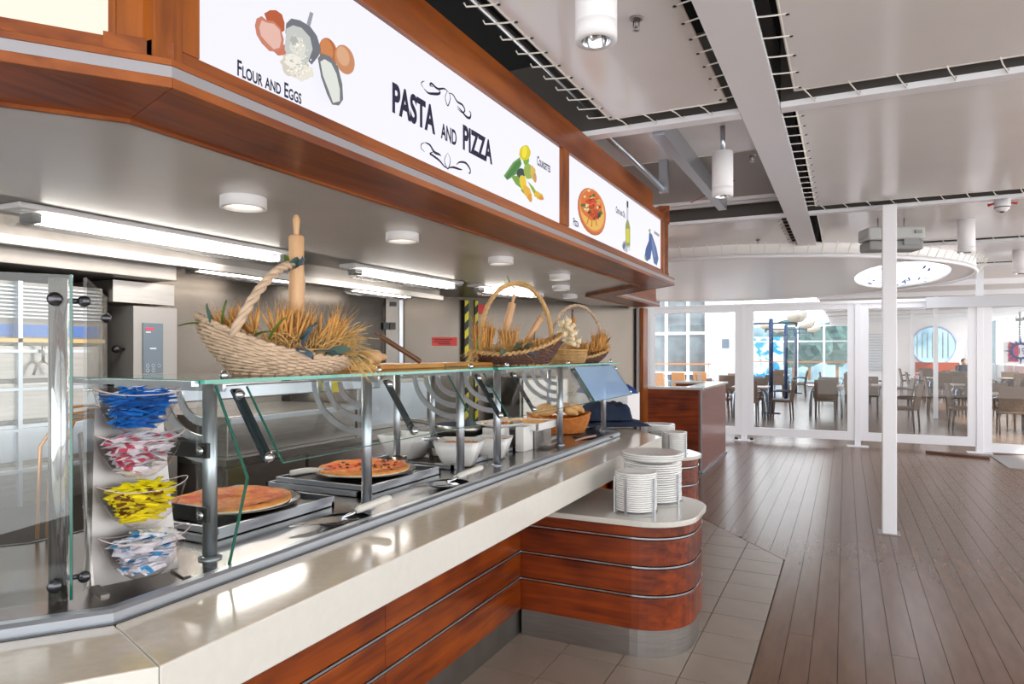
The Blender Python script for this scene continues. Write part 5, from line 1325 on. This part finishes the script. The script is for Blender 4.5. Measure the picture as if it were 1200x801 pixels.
# ================================================================== GLASS PARTITION
YP = 12.65
posts = (-5.1, -3.35, -1.60, .19, 1.87, 3.62)
for i, x in enumerate(posts):
    w = .09; t = root('partition_post', 'white partition post with floor plate, %s from the desk' % ('hidden first', 'behind the desk, second', 'third', 'fourth', 'fifth', 'sixth')[i], 'post', (x, YP, 0), 0, 'posts of the glass partition')
    bm = B(); box(bm, (-w/2, -.05, 0), (w/2, .05, 2.40 if i != 4 else 2.82)); link('shaft', bm, WHITE, t, bevel=.004)
    bm = B(); box(bm, (-.16, -.10, 0), (.16, .10, .012)); link('floor_plate', bm, WHITE, t)
    if i in (2,):
        for s in (-1, 1): bm = B(); lathe(bm, [(0, 0), (.03, 0), (.03, .04), (0, .045)], (s*.13, -.05, .02), 12); link('floor_bolt', bm, BLK, t)
for i in range(5):
    x0, x1 = posts[i]+.045, posts[i+1]-.045; zb = .10 if i < 4 else .02; zt = 2.36
    wdw = bpy.data.objects.new('window_%d' % (i+1), None); COL.objects.link(wdw); wdw.location = ((x0+x1)/2, YP, 0); wdw['kind'] = 'structure'
    fw = .11; rb = .14
    for nm, a, b in (('stile', (x0, -.03, zb), (x0+fw, .03, zt)), ('stile', (x1-fw, -.03, zb), (x1, .03, zt)), ('rail', (x0+fw, -.03, zb), (x1-fw, .03, zb+rb)), ('rail', (x0+fw, -.03, zt-.09), (x1-fw, .03, zt))):
        bm = B(); box(bm, (a[0]-wdw.location.x, a[1], a[2]), (b[0]-wdw.location.x, b[1], b[2])); link(nm, bm, WHITE, wdw, bevel=.004)
    bm = B(); box(bm, (x0+fw-wdw.location.x, -.004, zb+rb), (x1-fw-wdw.location.x, .004, zt-.09)); link('pane', bm, GLW, wdw)
bm = B(); box(bm, (-5.2, YP-.06, 2.36), (1.2, YP+.06, 2.41)); o = struct('trim_10', bm, WHITE)
bm = B(); box(bm, (1.15, YP-.14, 2.25), (4.5, YP+.06, 2.42)); o = struct('trim_11', bm, mat('track_white', '#c8c9ce', .35))
bm = B(); tube(bm, [onZ(1085, 529, .02), onZ(1160, 536, .02)], .02, 8); tag(link('floor_bar', bm, mat('brown_bar', '#6a4636', .5)), 'brown bar lying on the deck before the partition', 'bar')
bm = B(); p = [onZ(1160, 534, 0), onZ(1215, 534, 0), onZ(1230, 552, 0), onZ(1183, 549, 0)]; prism(bm, p, 0, .012); bmesh.ops.recalc_face_normals(bm, faces=bm.faces); tag(link('door_mat', bm, mat('grey_mat', '#97908c', .7)), 'grey floor mat at the right partition door', 'mat')

# ================================================================== DINING HALL
bm = B(); box(bm, (-.6, 12.75, 2.9), (5.6, 36.2, 2.95)); box(bm, (-9, 12.75, 3.3), (-.6, 17, 3.35)); struct('ceiling_dining', bm, WHITEW)
for k, y in enumerate((15, 17.6, 20.2, 22.8, 25.4, 28, 30.6, 33.2)):
    bm = B(); box(bm, (-.6, y, 2.80), (5.3, y+.10, 2.9)); o = link('cross_beam', bm, WHITE); tag(o, 'white cross beam of the dining hall ceiling', 'beam', 'dining hall beams')
    bm = B(); box(bm, (-.6, y+.10, 2.86), (5.3, y+.22, 2.895)); link('dark_gap', bm, BLK, o)
# far wall with round window
wf = bpy.data.objects.new('wall_far', None); COL.objects.link(wf); wf['kind'] = 'structure'
def cut(x0, x1, z0, z1, name='wall_panel', y=36.0, m=WHITEW, t=.12):
    bm = B(); box(bm, (x0, y, z0), (x1, y+t, z1)); return link(name, bm, m, wf)
cxw, rw, czw = 3.58, .86, 1.86
bm = B(); n = 40
sqr = [(cxw-1.5, 0), (5.4, 0), (5.4, 2.9), (cxw-1.5, 2.9)]
ring = [bm.verts.new((cxw+rw*math.cos(2*math.pi*k/n), 36, czw+rw*math.sin(2*math.pi*k/n))) for k in range(n)]
def proj(a):
    dx, dz = math.cos(a), math.sin(a); ts_ = []
    if dx > 1e-6: ts_.append((5.4-cxw)/dx)
    if dx < -1e-6: ts_.append(-1.5/dx)
    if dz > 1e-6: ts_.append((2.9-czw)/dz)
    if dz < -1e-6: ts_.append(-czw/dz)
    t = min(ts_); return (cxw+dx*t, 36, czw+dz*t)
outr = [bm.verts.new(proj(2*math.pi*k/n)) for k in range(n)]
for k in range(n): bm.faces.new((ring[k], ring[(k+1) % n], outr[(k+1) % n], outr[k]))
for c in ((5.4, 36, 2.9), (2.08, 36, 2.9), (2.08, 36, 0), (5.4, 36, 0)):
    cv = bm.verts.new(c); a = math.atan2(c[2]-czw, c[0]-cxw) % (2*math.pi); k = int(a/(2*math.pi/n)) % n
    bm.faces.new((outr[k], outr[(k+1) % n], cv))
bmesh.ops.remove_doubles(bm, verts=bm.verts[:], dist=.001); bmesh.ops.recalc_face_normals(bm, faces=bm.faces)
link('wall_sheet', bm, WHITEW, wf)
cut(.4, 2.08, 0, 2.9)
bm = B(); tube(bm, [(cxw+rw*math.cos(2*math.pi*k/40), 35.96, czw+rw*math.sin(2*math.pi*k/40)) for k in range(40)], .04, 6, closed=True); wr = link('window_6', bm, mat('blue_ring', '#a8b8e0', .3)); wr['kind'] = 'structure'
for k in range(7):
    x = cxw-.6+.2*k; bm = B(); box(bm, (x-.02, 36.3, czw-.55), (x+.02, 36.34, czw+.6)); link('bar', bm, GREYP, wr)
for k in range(14):
    bm = B(); z = .75+.125*k; box(bm, (.55, 35.86, z), (1.75, 35.95, z+.04)); link('louvre', bm, mat('louvre_grey', '#c8ccd4', .4), wf)
# window wall far centre
wz = bpy.data.objects.new('window_7', None); COL.objects.link(wz); wz['kind'] = 'structure'
TEAL = mat('tinted_view', '#6c98a4', .08, noise=.5, scale=1.2, coat=.5)
for k, x in enumerate((-4.5, -3.3, -2.1, -.9, .35)):
    bm = B(); box(bm, (x-.05, 35.9, 0), (x+.05, 36.05, 2.9)); link('mullion', bm, WHITE, wz)
for z in (.0, 1.10, 2.1, 2.85): bm = B(); box(bm, (-4.5, 35.92, z-.03), (.4, 36.02, z+.03)); link('transom', bm, WHITE if z != 1.10 else mat('orange_rail', '#c87a44', .4), wz)
for k in range(4):
    for z0, z1 in ((.03, 1.07), (1.13, 2.07), (2.13, 2.82)):
        x = -4.5+1.2*k; bm = B(); box(bm, (x+.05, 35.97, z0), (x+1.15+(.05 if k == 3 else 0), 35.98, z1)); link('pane', bm, GLW, wz)
# scenery outside: quay building, mural wall, trees
bm = B(); box(bm, (-14, 60, -4), (10, 66, 4)); o = tag(link('quay_building', bm, mat('quay_building', '#8298a0', .5, scale=.6, col2='#3c5c68')), 'blue grey quay building outside the far windows', 'building')
bm = B(); box(bm, (-6.4, 39.5, 0), (-3.0, 39.7, 2.4)); tag(link('mural', bm, mat('blue_mural', '#1888b8', .4, scale=2.2, col2='#e8f4fa', contrast=(.45, .55))), 'blue and white patterned screen beyond the lamp posts', 'mural')
for k, (x, y, r) in enumerate(((-1.8, 42, 1.1), (-.4, 44, 1.3), (-2.9, 46, 1.5))):
    bm = B(); bmesh.ops.create_icosphere(bm, subdivisions=3, radius=r)
    for v in bm.verts: v.co *= 1+random.uniform(-.14, .14)
    t = root('tree', ('small dark tree outside behind the lamp posts', 'small dark tree outside at the right', 'larger dark tree outside at the back')[k], 'tree', (x, y, 0))
    o = link('crown', bm, mat('dull_foliage', '#2e4c48', .8, noise=.4, scale=4), t); o.location = (0, 0, 1.3+r*.6)
    bm = B(); tube(bm, [(0, 0, 0), (0, 0, 1.4)], .09, 8); link('trunk', bm, DARKW, t)
# left window wall and white wall
YW = 26.0
wy = bpy.data.objects.new('window_8', None); COL.objects.link(wy); wy['kind'] = 'structure'
VIEW = mat('dark_window', '#59646a', .06, noise=.5, scale=1.4, coat=.6)
cols_ = [onY(p, 400, YW).x for p in (768, 781, 806.5, 828)]
zr = [onY(800, p, YW).z for p in (437, 390.5, 368, 356, 343)]
for x in [cols_[0]-.1] + cols_[1:3] + [cols_[3]]: bm = B(); box(bm, (x-.05, YW-.06, .2), (x+.05, YW+.04, 3.6)); link('mullion', bm, WHITE, wy)
for z in zr[:1]+[zr[1]]+[(zr[2]+zr[3])/2]: bm = B(); box(bm, (cols_[0]-.2, YW-.05, z-.05), (cols_[3], YW+.03, z+.05)); link('transom', bm, WHITE, wy)
for k in range(3):
    for a, b in ((.2, zr[0]), (zr[0], zr[1]), (zr[1], (zr[2]+zr[3])/2), ((zr[2]+zr[3])/2, 3.6)):
        bm = B(); box(bm, ((cols_[0]-.1, *cols_[1:])[k]+.05, YW, a+.05), (cols_[k+1]-.05, YW+.02, b-.05)); link('pane', bm, VIEW, wy)
bm = B(); box(bm, (cols_[0]-.2, YW-.3, zr[0]+.33), (cols_[3]+.2, YW-.25, zr[0]+.38)); link('handrail', bm, mat('orange_rail', '#c87a44'), wy)
bm = B(); box(bm, (cols_[3]+.05, YW, 0), (-3.55, YW+.15, 3.6)); struct('wall_white', bm, WHITEW)
bm = B(); box(bm, (-3.7, YW-.5, 0), (-3.3, YW+.1, 2.9)); pl_ = struct('wall_pier', bm, mat('pier_grey', '#d0d0d4', .5))
p = onY(850, 400, YW-.02); bm = B(); box(bm, (p.x-.12, YW-.04, 1.72), (p.x+.12, YW-.01, 2.05)); tag(link('wall_notice', bm, mat('notice_grey', '#7c8894', .5)), 'grey notice on the white wall left of the lamp posts', 'notice')
# right glazed side with chain-like blinds
XR = 5.4
wx = bpy.data.objects.new('window_9', None); COL.objects.link(wx); wx['kind'] = 'structure'
for k in range(14):
    y = 15+1.6*k; bm = B(); box(bm, (XR-.05, y-.05, 0), (XR+.05, y+.05, 2.9)); link('mullion', bm, WHITE, wx)
    bm = B(); box(bm, (XR-.01, y+.05, 1.12), (XR, y+1.55, 2.85)); link('pane', bm, GLW, wx)
    bm = B(); box(bm, (XR-.03, y+.05, .0), (XR, y+1.55, 1.1)); link('lower_panel', bm, mat('pale_glass_panel', '#bcd4dc', .1, coat=.5), wx)
for k in range(8):
    y = 20.2+.95*k; t = root('chain_strut', 'ribbed vertical strut hanging before the right windows', 'strut', (XR-.35, y, 0), 0, 'ribbed struts before the right windows')
    bm = B(); tube(bm, [(0, 0, 1.35), (0, 0, 2.9)], .035, 8); link('rod', bm, mat('pale_steel', '#b4b8bc', .4, .4), t)
    bm = B()
    for j in range(14): lathe(bm, [(.035, 0), (.06, .02), (.035, .04)], (0, 0, 1.45+.075*j), 8)
    o = link('rings', bm, GREYP, t); o['kind'] = 'stuff'
    bm = B(); lathe(bm, [(0, 0), (.12, .02), (.12, .10), (0, .12)], (0, 0, 2.55), 12); lathe(bm, [(0, -.08), (.09, -.06), (.09, .02), (0, .03)], (0, 0, 1.33), 12); link('end_block', bm, GREYP, t)
# emblem poster
ps = root('poster', 'hanging poster with red panel and blue sun emblem', 'poster', (0, 0, 0))
YE = 16.6
def pp(x, y): return onY(x, y, YE)
a = pp(1176, 426); b = pp(1212, 400)
bm = B(); box(bm, (a.x, YE, a.z), (b.x, YE+.02, b.z)); link('sheet', bm, WHITEW, ps)
a = pp(1181.5, 423.5); b = pp(1193.5, 401.5); bm = B(); box(bm, (a.x, YE-.006, a.z), (b.x, YE, b.z)); link('red_panel', bm, mat('poster_red', '#c02848', .5), ps)
c = pp(1196, 411); bm = B()
tube(bm, [(c.x+.145*math.cos(t), YE-.015, c.z+.145*math.sin(t)) for t in [k*math.pi/12 for k in range(24)]], .022, 6, closed=True)
for k in range(16):
    t = k*math.pi/8; L = .31 if k % 2 == 0 else .25
    v = [bm.verts.new((c.x+r*math.cos(t+s), YE-.012, c.z+r*math.sin(t+s))) for r, s in ((.15, -.13), (L, 0), (.15, .13))]; bm.faces.new(v)
link('sun_emblem', bm, mat('emblem_blue', '#1a3a8a', .5), ps)
tt, w = text('19', ps, 0, 0, .13, .8, col='#2a4a9a', name='emblem_number'); me = tt.data; me.materials[0] = mat('emblem_blue', '#1a3a8a')
tt.rotation_euler = (0, 0, -math.pi/2); tt.location = (c.x-.06, YE-.013, c.z-.065)

# furniture
WCH = mat('woven_chair', '#6c594b', .7, noise=.2, scale=40, bump=.3); WCL = mat('chair_leg', '#57473d', .5)
def make_chair(m, lm, name='dining_chair'):
    t = root(name, 'x', 'chair')
    bm = B(); box(bm, (-.24, -.22, .40), (.24, .24, .46)); link('seat', bm, m, t, bevel=.012)
    bm = B(); v = box(bm, (-.24, .20, .46), (.24, .24, .92)); 
    for q in v:
        if q.co.z > .8: q.co.y += .08
    link('backrest', bm, m, t, bevel=.012)
    for x, y in ((-.21, -.19), (.21, -.19), (-.21, .21), (.21, .21)):
        bm = B(); tube(bm, [(x, y, .40), (x*1.02, y*1.12, 0)], [.022, .016], 8); link('leg', bm, lm, t)
    for s in (-1, 1):
        bm = B(); tube(bm, [(s*.245, -.18, .44), (s*.26, -.19, .60), (s*.26, -.14, .655), (s*.25, .08, .66), (s*.24, .24, .64)], .017, 8); link('armrest', bm, lm, t)
    return t
def make_table():
    t = root('dining_table', 'x', 'table')
    bm = B(); box(bm, (-.40, -.40, .72), (.40, .40, .75)); link('tabletop', bm, mat('table_top', '#b8a090', .3), t, bevel=.006)
    for s in (-1, 1):
        for q in (-1, 1):
            bm = B(); tube(bm, [(s*.12, q*.30, .72), (s*.30, q*.31, .66), (s*.34, q*.33, .58), (s*.35, q*.34, 0)], .022, 8); link('leg', bm, mat('pale_blue_steel', '#a8b8cc', .25, .8), t)
    return t
chair0 = make_chair(WCH, WCL); table0 = make_table(); first = {'c': True, 't': True, 'o': True}
ORC = mat('orange_wood_chair', '#c08a58', .5); chairO = make_chair(ORC, mat('pale_blue_steel', '#a8b8cc'), 'cafe_chair')
def put(kind, x, y, rz, lab, grp):
    src = {'c': chair0, 't': table0, 'o': chairO}[kind]
    if first[kind]: src.location = (x, y, 0); src.rotation_euler = (0, 0, rz); src['label'] = lab; o = src; first[kind] = False
    else: o = dup(src, (x, y, 0), rz, lab)
    o['group'] = grp; return o
taken = []
def free(x, y, r=.56):
    if any((x-a)**2+(y-b)**2 < (r+q-.28)**2 for a, b, q in taken): return False
    taken.append((x, y, .28)); return True
for q_ in ((903.5, 484), (921, 470), (932.5, 460.5), (1096.5, 490), (1069, 470), (1126, 461)): p_ = onZ(*q_, 0); taken.append((p_.x, p_.y, .75 if q_[0] == 1126 else .36))
def pxset(px, py): p = onZ(px, py, 0); return p.x, p.y
sets = [(858, 475, 'behind the desk at the left pane'), (880, 489, 'left of the first lamp post'), (968, 487, 'in the middle of the second pane'), (1020, 489, 'just left of the white column'), (1137, 485, 'left of the sliding door post'),
        (1178, 505, 'closest at the right edge'), (1108, 472, 'behind the middle of the third pane'), (1120, 467, 'before the seated person'), (1000, 470, 'farther back near the fourth post'), (1092, 461, 'near the red bench'), (912, 463, 'between the far lamp posts'), (1190, 470, 'far back at the right edge')]
for i, (px, py, w) in enumerate(sets):
    x, y = pxset(px, py)
    for _ in range(4):
        if any((x-a)**2+(y-b)**2 < (.70+q)**2 for a, b, q in taken): y += .35
    taken.append((x, y, .30))
    put('t', x, y, 0, 'grey dining table with pale legs %s' % w, 'dining tables')
    for dx, dy, rz, s in ((.0, -.62, math.pi, 'near'), (.0, .62, 0, 'far'), (-.68, .0, math.pi/2, 'left'), (.68, 0, -math.pi/2, 'right')):
        if not free(x+dx, y+dy): continue
        put('c', x+dx, y+dy, rz+random.uniform(-.12, .12), 'brown woven armchair, %s side of the table %s' % (s, w), 'woven chairs in the dining hall')
x, y = pxset(1059, 503); put('c', x, y, -math.pi/2-.3, 'single woven armchair just right of the white column', 'woven chairs in the dining hall')
for k, (px, py) in enumerate(((776, 470), (800, 469), (825, 468))):
    x, y = pxset(px, py); put('o', x, y, math.pi*.9, 'light orange chair before the left windows, %s from the left' % ('first', 'second', 'third', 'fourth')[k], 'orange chairs by the left windows')
# red bench
rb_ = root('bench', 'long terracotta bench under the round window', 'bench', (3.4, 35.3, 0)); BR = mat('terracotta', '#a84a2c', .5)
x0, x1 = onY(1073, 440, 35.4).x, onY(1125, 440, 35.4).x
bx('backrest', (x0, 35.5, .4), (x1, 35.65, 1.12), BR, rb_); bx('seat', (x0, 35.0, .38), (x1, 35.5, .46), BR, rb_); bx('base', (x0+.1, 35.1, 0), (x1-.1, 35.5, .38), DARKW, rb_)
# white hall columns
for k, (px, py) in enumerate(((1115.5, 470), (1096, 490))):
    pass
for k, (px, py, w_) in enumerate(((1096.5, 490, .09), (1069, 470, .10))):
    x, y = pxset(px, py); bm = B(); box(bm, (x-w_/2, y-w_/2, 0), (x+w_/2, y+w_/2, 2.9)); tag(link('hall_column', bm, WHITE), ('nearer thin white column in the dining hall', 'farther thin white column in the dining hall')[k], 'column')
# lamp posts
NV = mat('navy_post', '#13294a', .35)
lp0 = None
for k, (px, py) in enumerate(((903.5, 484), (921, 470), (932.5, 460.5))):
    x, y = pxset(px, py); lab = '%s navy lamp post with cross arms and round globes' % ('nearest', 'middle', 'farthest')[k]
    if lp0 is None:
        lp0 = root('lamp_post', lab, 'lamp post', (x, y, 0), 0, 'navy lamp posts in the dining hall')
        bm = B(); tube(bm, [(0, 0, 0), (0, 0, 2.42)], .055, 14); link('pole', bm, NV, lp0)
        bm = B(); box(bm, (-.22, -.10, 0), (.22, .10, .03)); link('base', bm, NV, lp0)
        bm = B(); beam(bm, (-.62, 0, 2.30), (.62, 0, 2.30), .05, .05); 
        for s in (-1, 1): beam(bm, (s*.60, 0, 2.20), (s*.60, 0, 2.34), .05, .05)
        link('cross_arm', bm, mat('grey_post', '#56606c', .4), lp0)
        for s in (-1, 1):
            bm = B(); lathe(bm, [(0, 0), (.14, .03), (.235, .12), (.26, .22), (.2, .34), (0, .40)], (s*.60, 0, 2.30), 24); link('globe', bm, mat('globe_white', '#f2ead8', .3), lp0)
    else: dup(lp0, (x, y, 0), 0, lab)
# seated person
pr = root('person', 'person in dark top sitting bent over at a far table', 'person', (*pxset(1126, 461), 0), math.radians(20))
SKIN = mat('skin', '#b98468', .6); DKC = mat('dark_cloth', '#1c2230', .8)
def skin(name, pts, edges, rad, m, par, lv=2):
    me = bpy.data.meshes.new(name); me.from_pydata(pts, edges, []); o = bpy.data.objects.new(name, me); COL.objects.link(o); o.parent = par
    s = o.modifiers.new('s', 'SKIN'); 
    for i, r in enumerate(rad): me.skin_vertices[0].data[i].radius = (r, r)
    me.skin_vertices[0].data[0].use_root = True
    u = o.modifiers.new('u', 'SUBSURF'); u.levels = lv; u.render_levels = lv; me.materials.append(m); return o
me_pts = [(0, 0, .50), (0, .02, .72), (0, -.08, .98), (0, -.12, 1.08), (-.19, -.10, 1.02), (-.26, -.24, .84), (-.10, -.42, .79), (.19, -.10, 1.02), (.26, -.24, .84), (.10, -.42, .79), (-.10, -.38, .50), (-.10, -.44, .10), (.10, -.38, .50), (.10, -.44, .10), (-.10, -.55, .05), (.10, -.55, .05)]
ed = [(0, 1), (1, 2), (2, 3), (2, 4), (4, 5), (5, 6), (2, 7), (7, 8), (8, 9), (0, 10), (10, 11), (0, 12), (12, 13), (11, 14), (13, 15)]
skin('body', me_pts, ed, [.15, .15, .14, .06, .07, .05, .035, .07, .05, .035, .085, .05, .085, .05, .04, .04], DKC, pr)
bm = B(); lathe(bm, [(0, -.12), (.05, -.11), (.075, -.05), (.082, .02), (.07, .08), (.03, .115), (0, .12)], (0, -.20, 1.20), 18, sy=1.15)
for s in (-1, 1): lathe(bm, [(0, -.02), (.012, 0), (0, .02)], (s*.083, -.19, 1.19), 6)
lathe(bm, [(0, -.02), (.013, -.012), (0, .02)], (0, -.30, 1.18), 6); link('head', bm, SKIN, pr)
bm = B(); lathe(bm, [(.084, .0), (.092, .05), (.075, .10), (.03, .135), (0, .14)], (0, -.185, 1.20), 18, sy=1.12); link('hair', bm, mat('dark_hair', '#1a1614', .7), pr)
for s in (-1, 1):
    fs = []; 
    for f in range(4): fs.append([(s*(.10-.016*f), -.44, .795), (s*(.09-.016*f), -.50, .80), (s*(.085-.016*f), -.53, .785)])
    fs.append([(s*.12, -.42, .795), (s*.14, -.46, .79), (s*.135, -.485, .785)])
    bm = B(); 
    for q in fs: tube(bm, q, [.010, .009, .007], 6)
    lathe(bm, [(0, -.014), (.035, -.008), (.035, .008), (0, .014)], (s*.085, -.43, .793), 10); link('hand', bm, SKIN, pr)
x, y = pr.location.x, pr.location.y
put('c', x, y+.02, math.radians(20), 'woven armchair under the seated person', 'woven chairs in the dining hall')
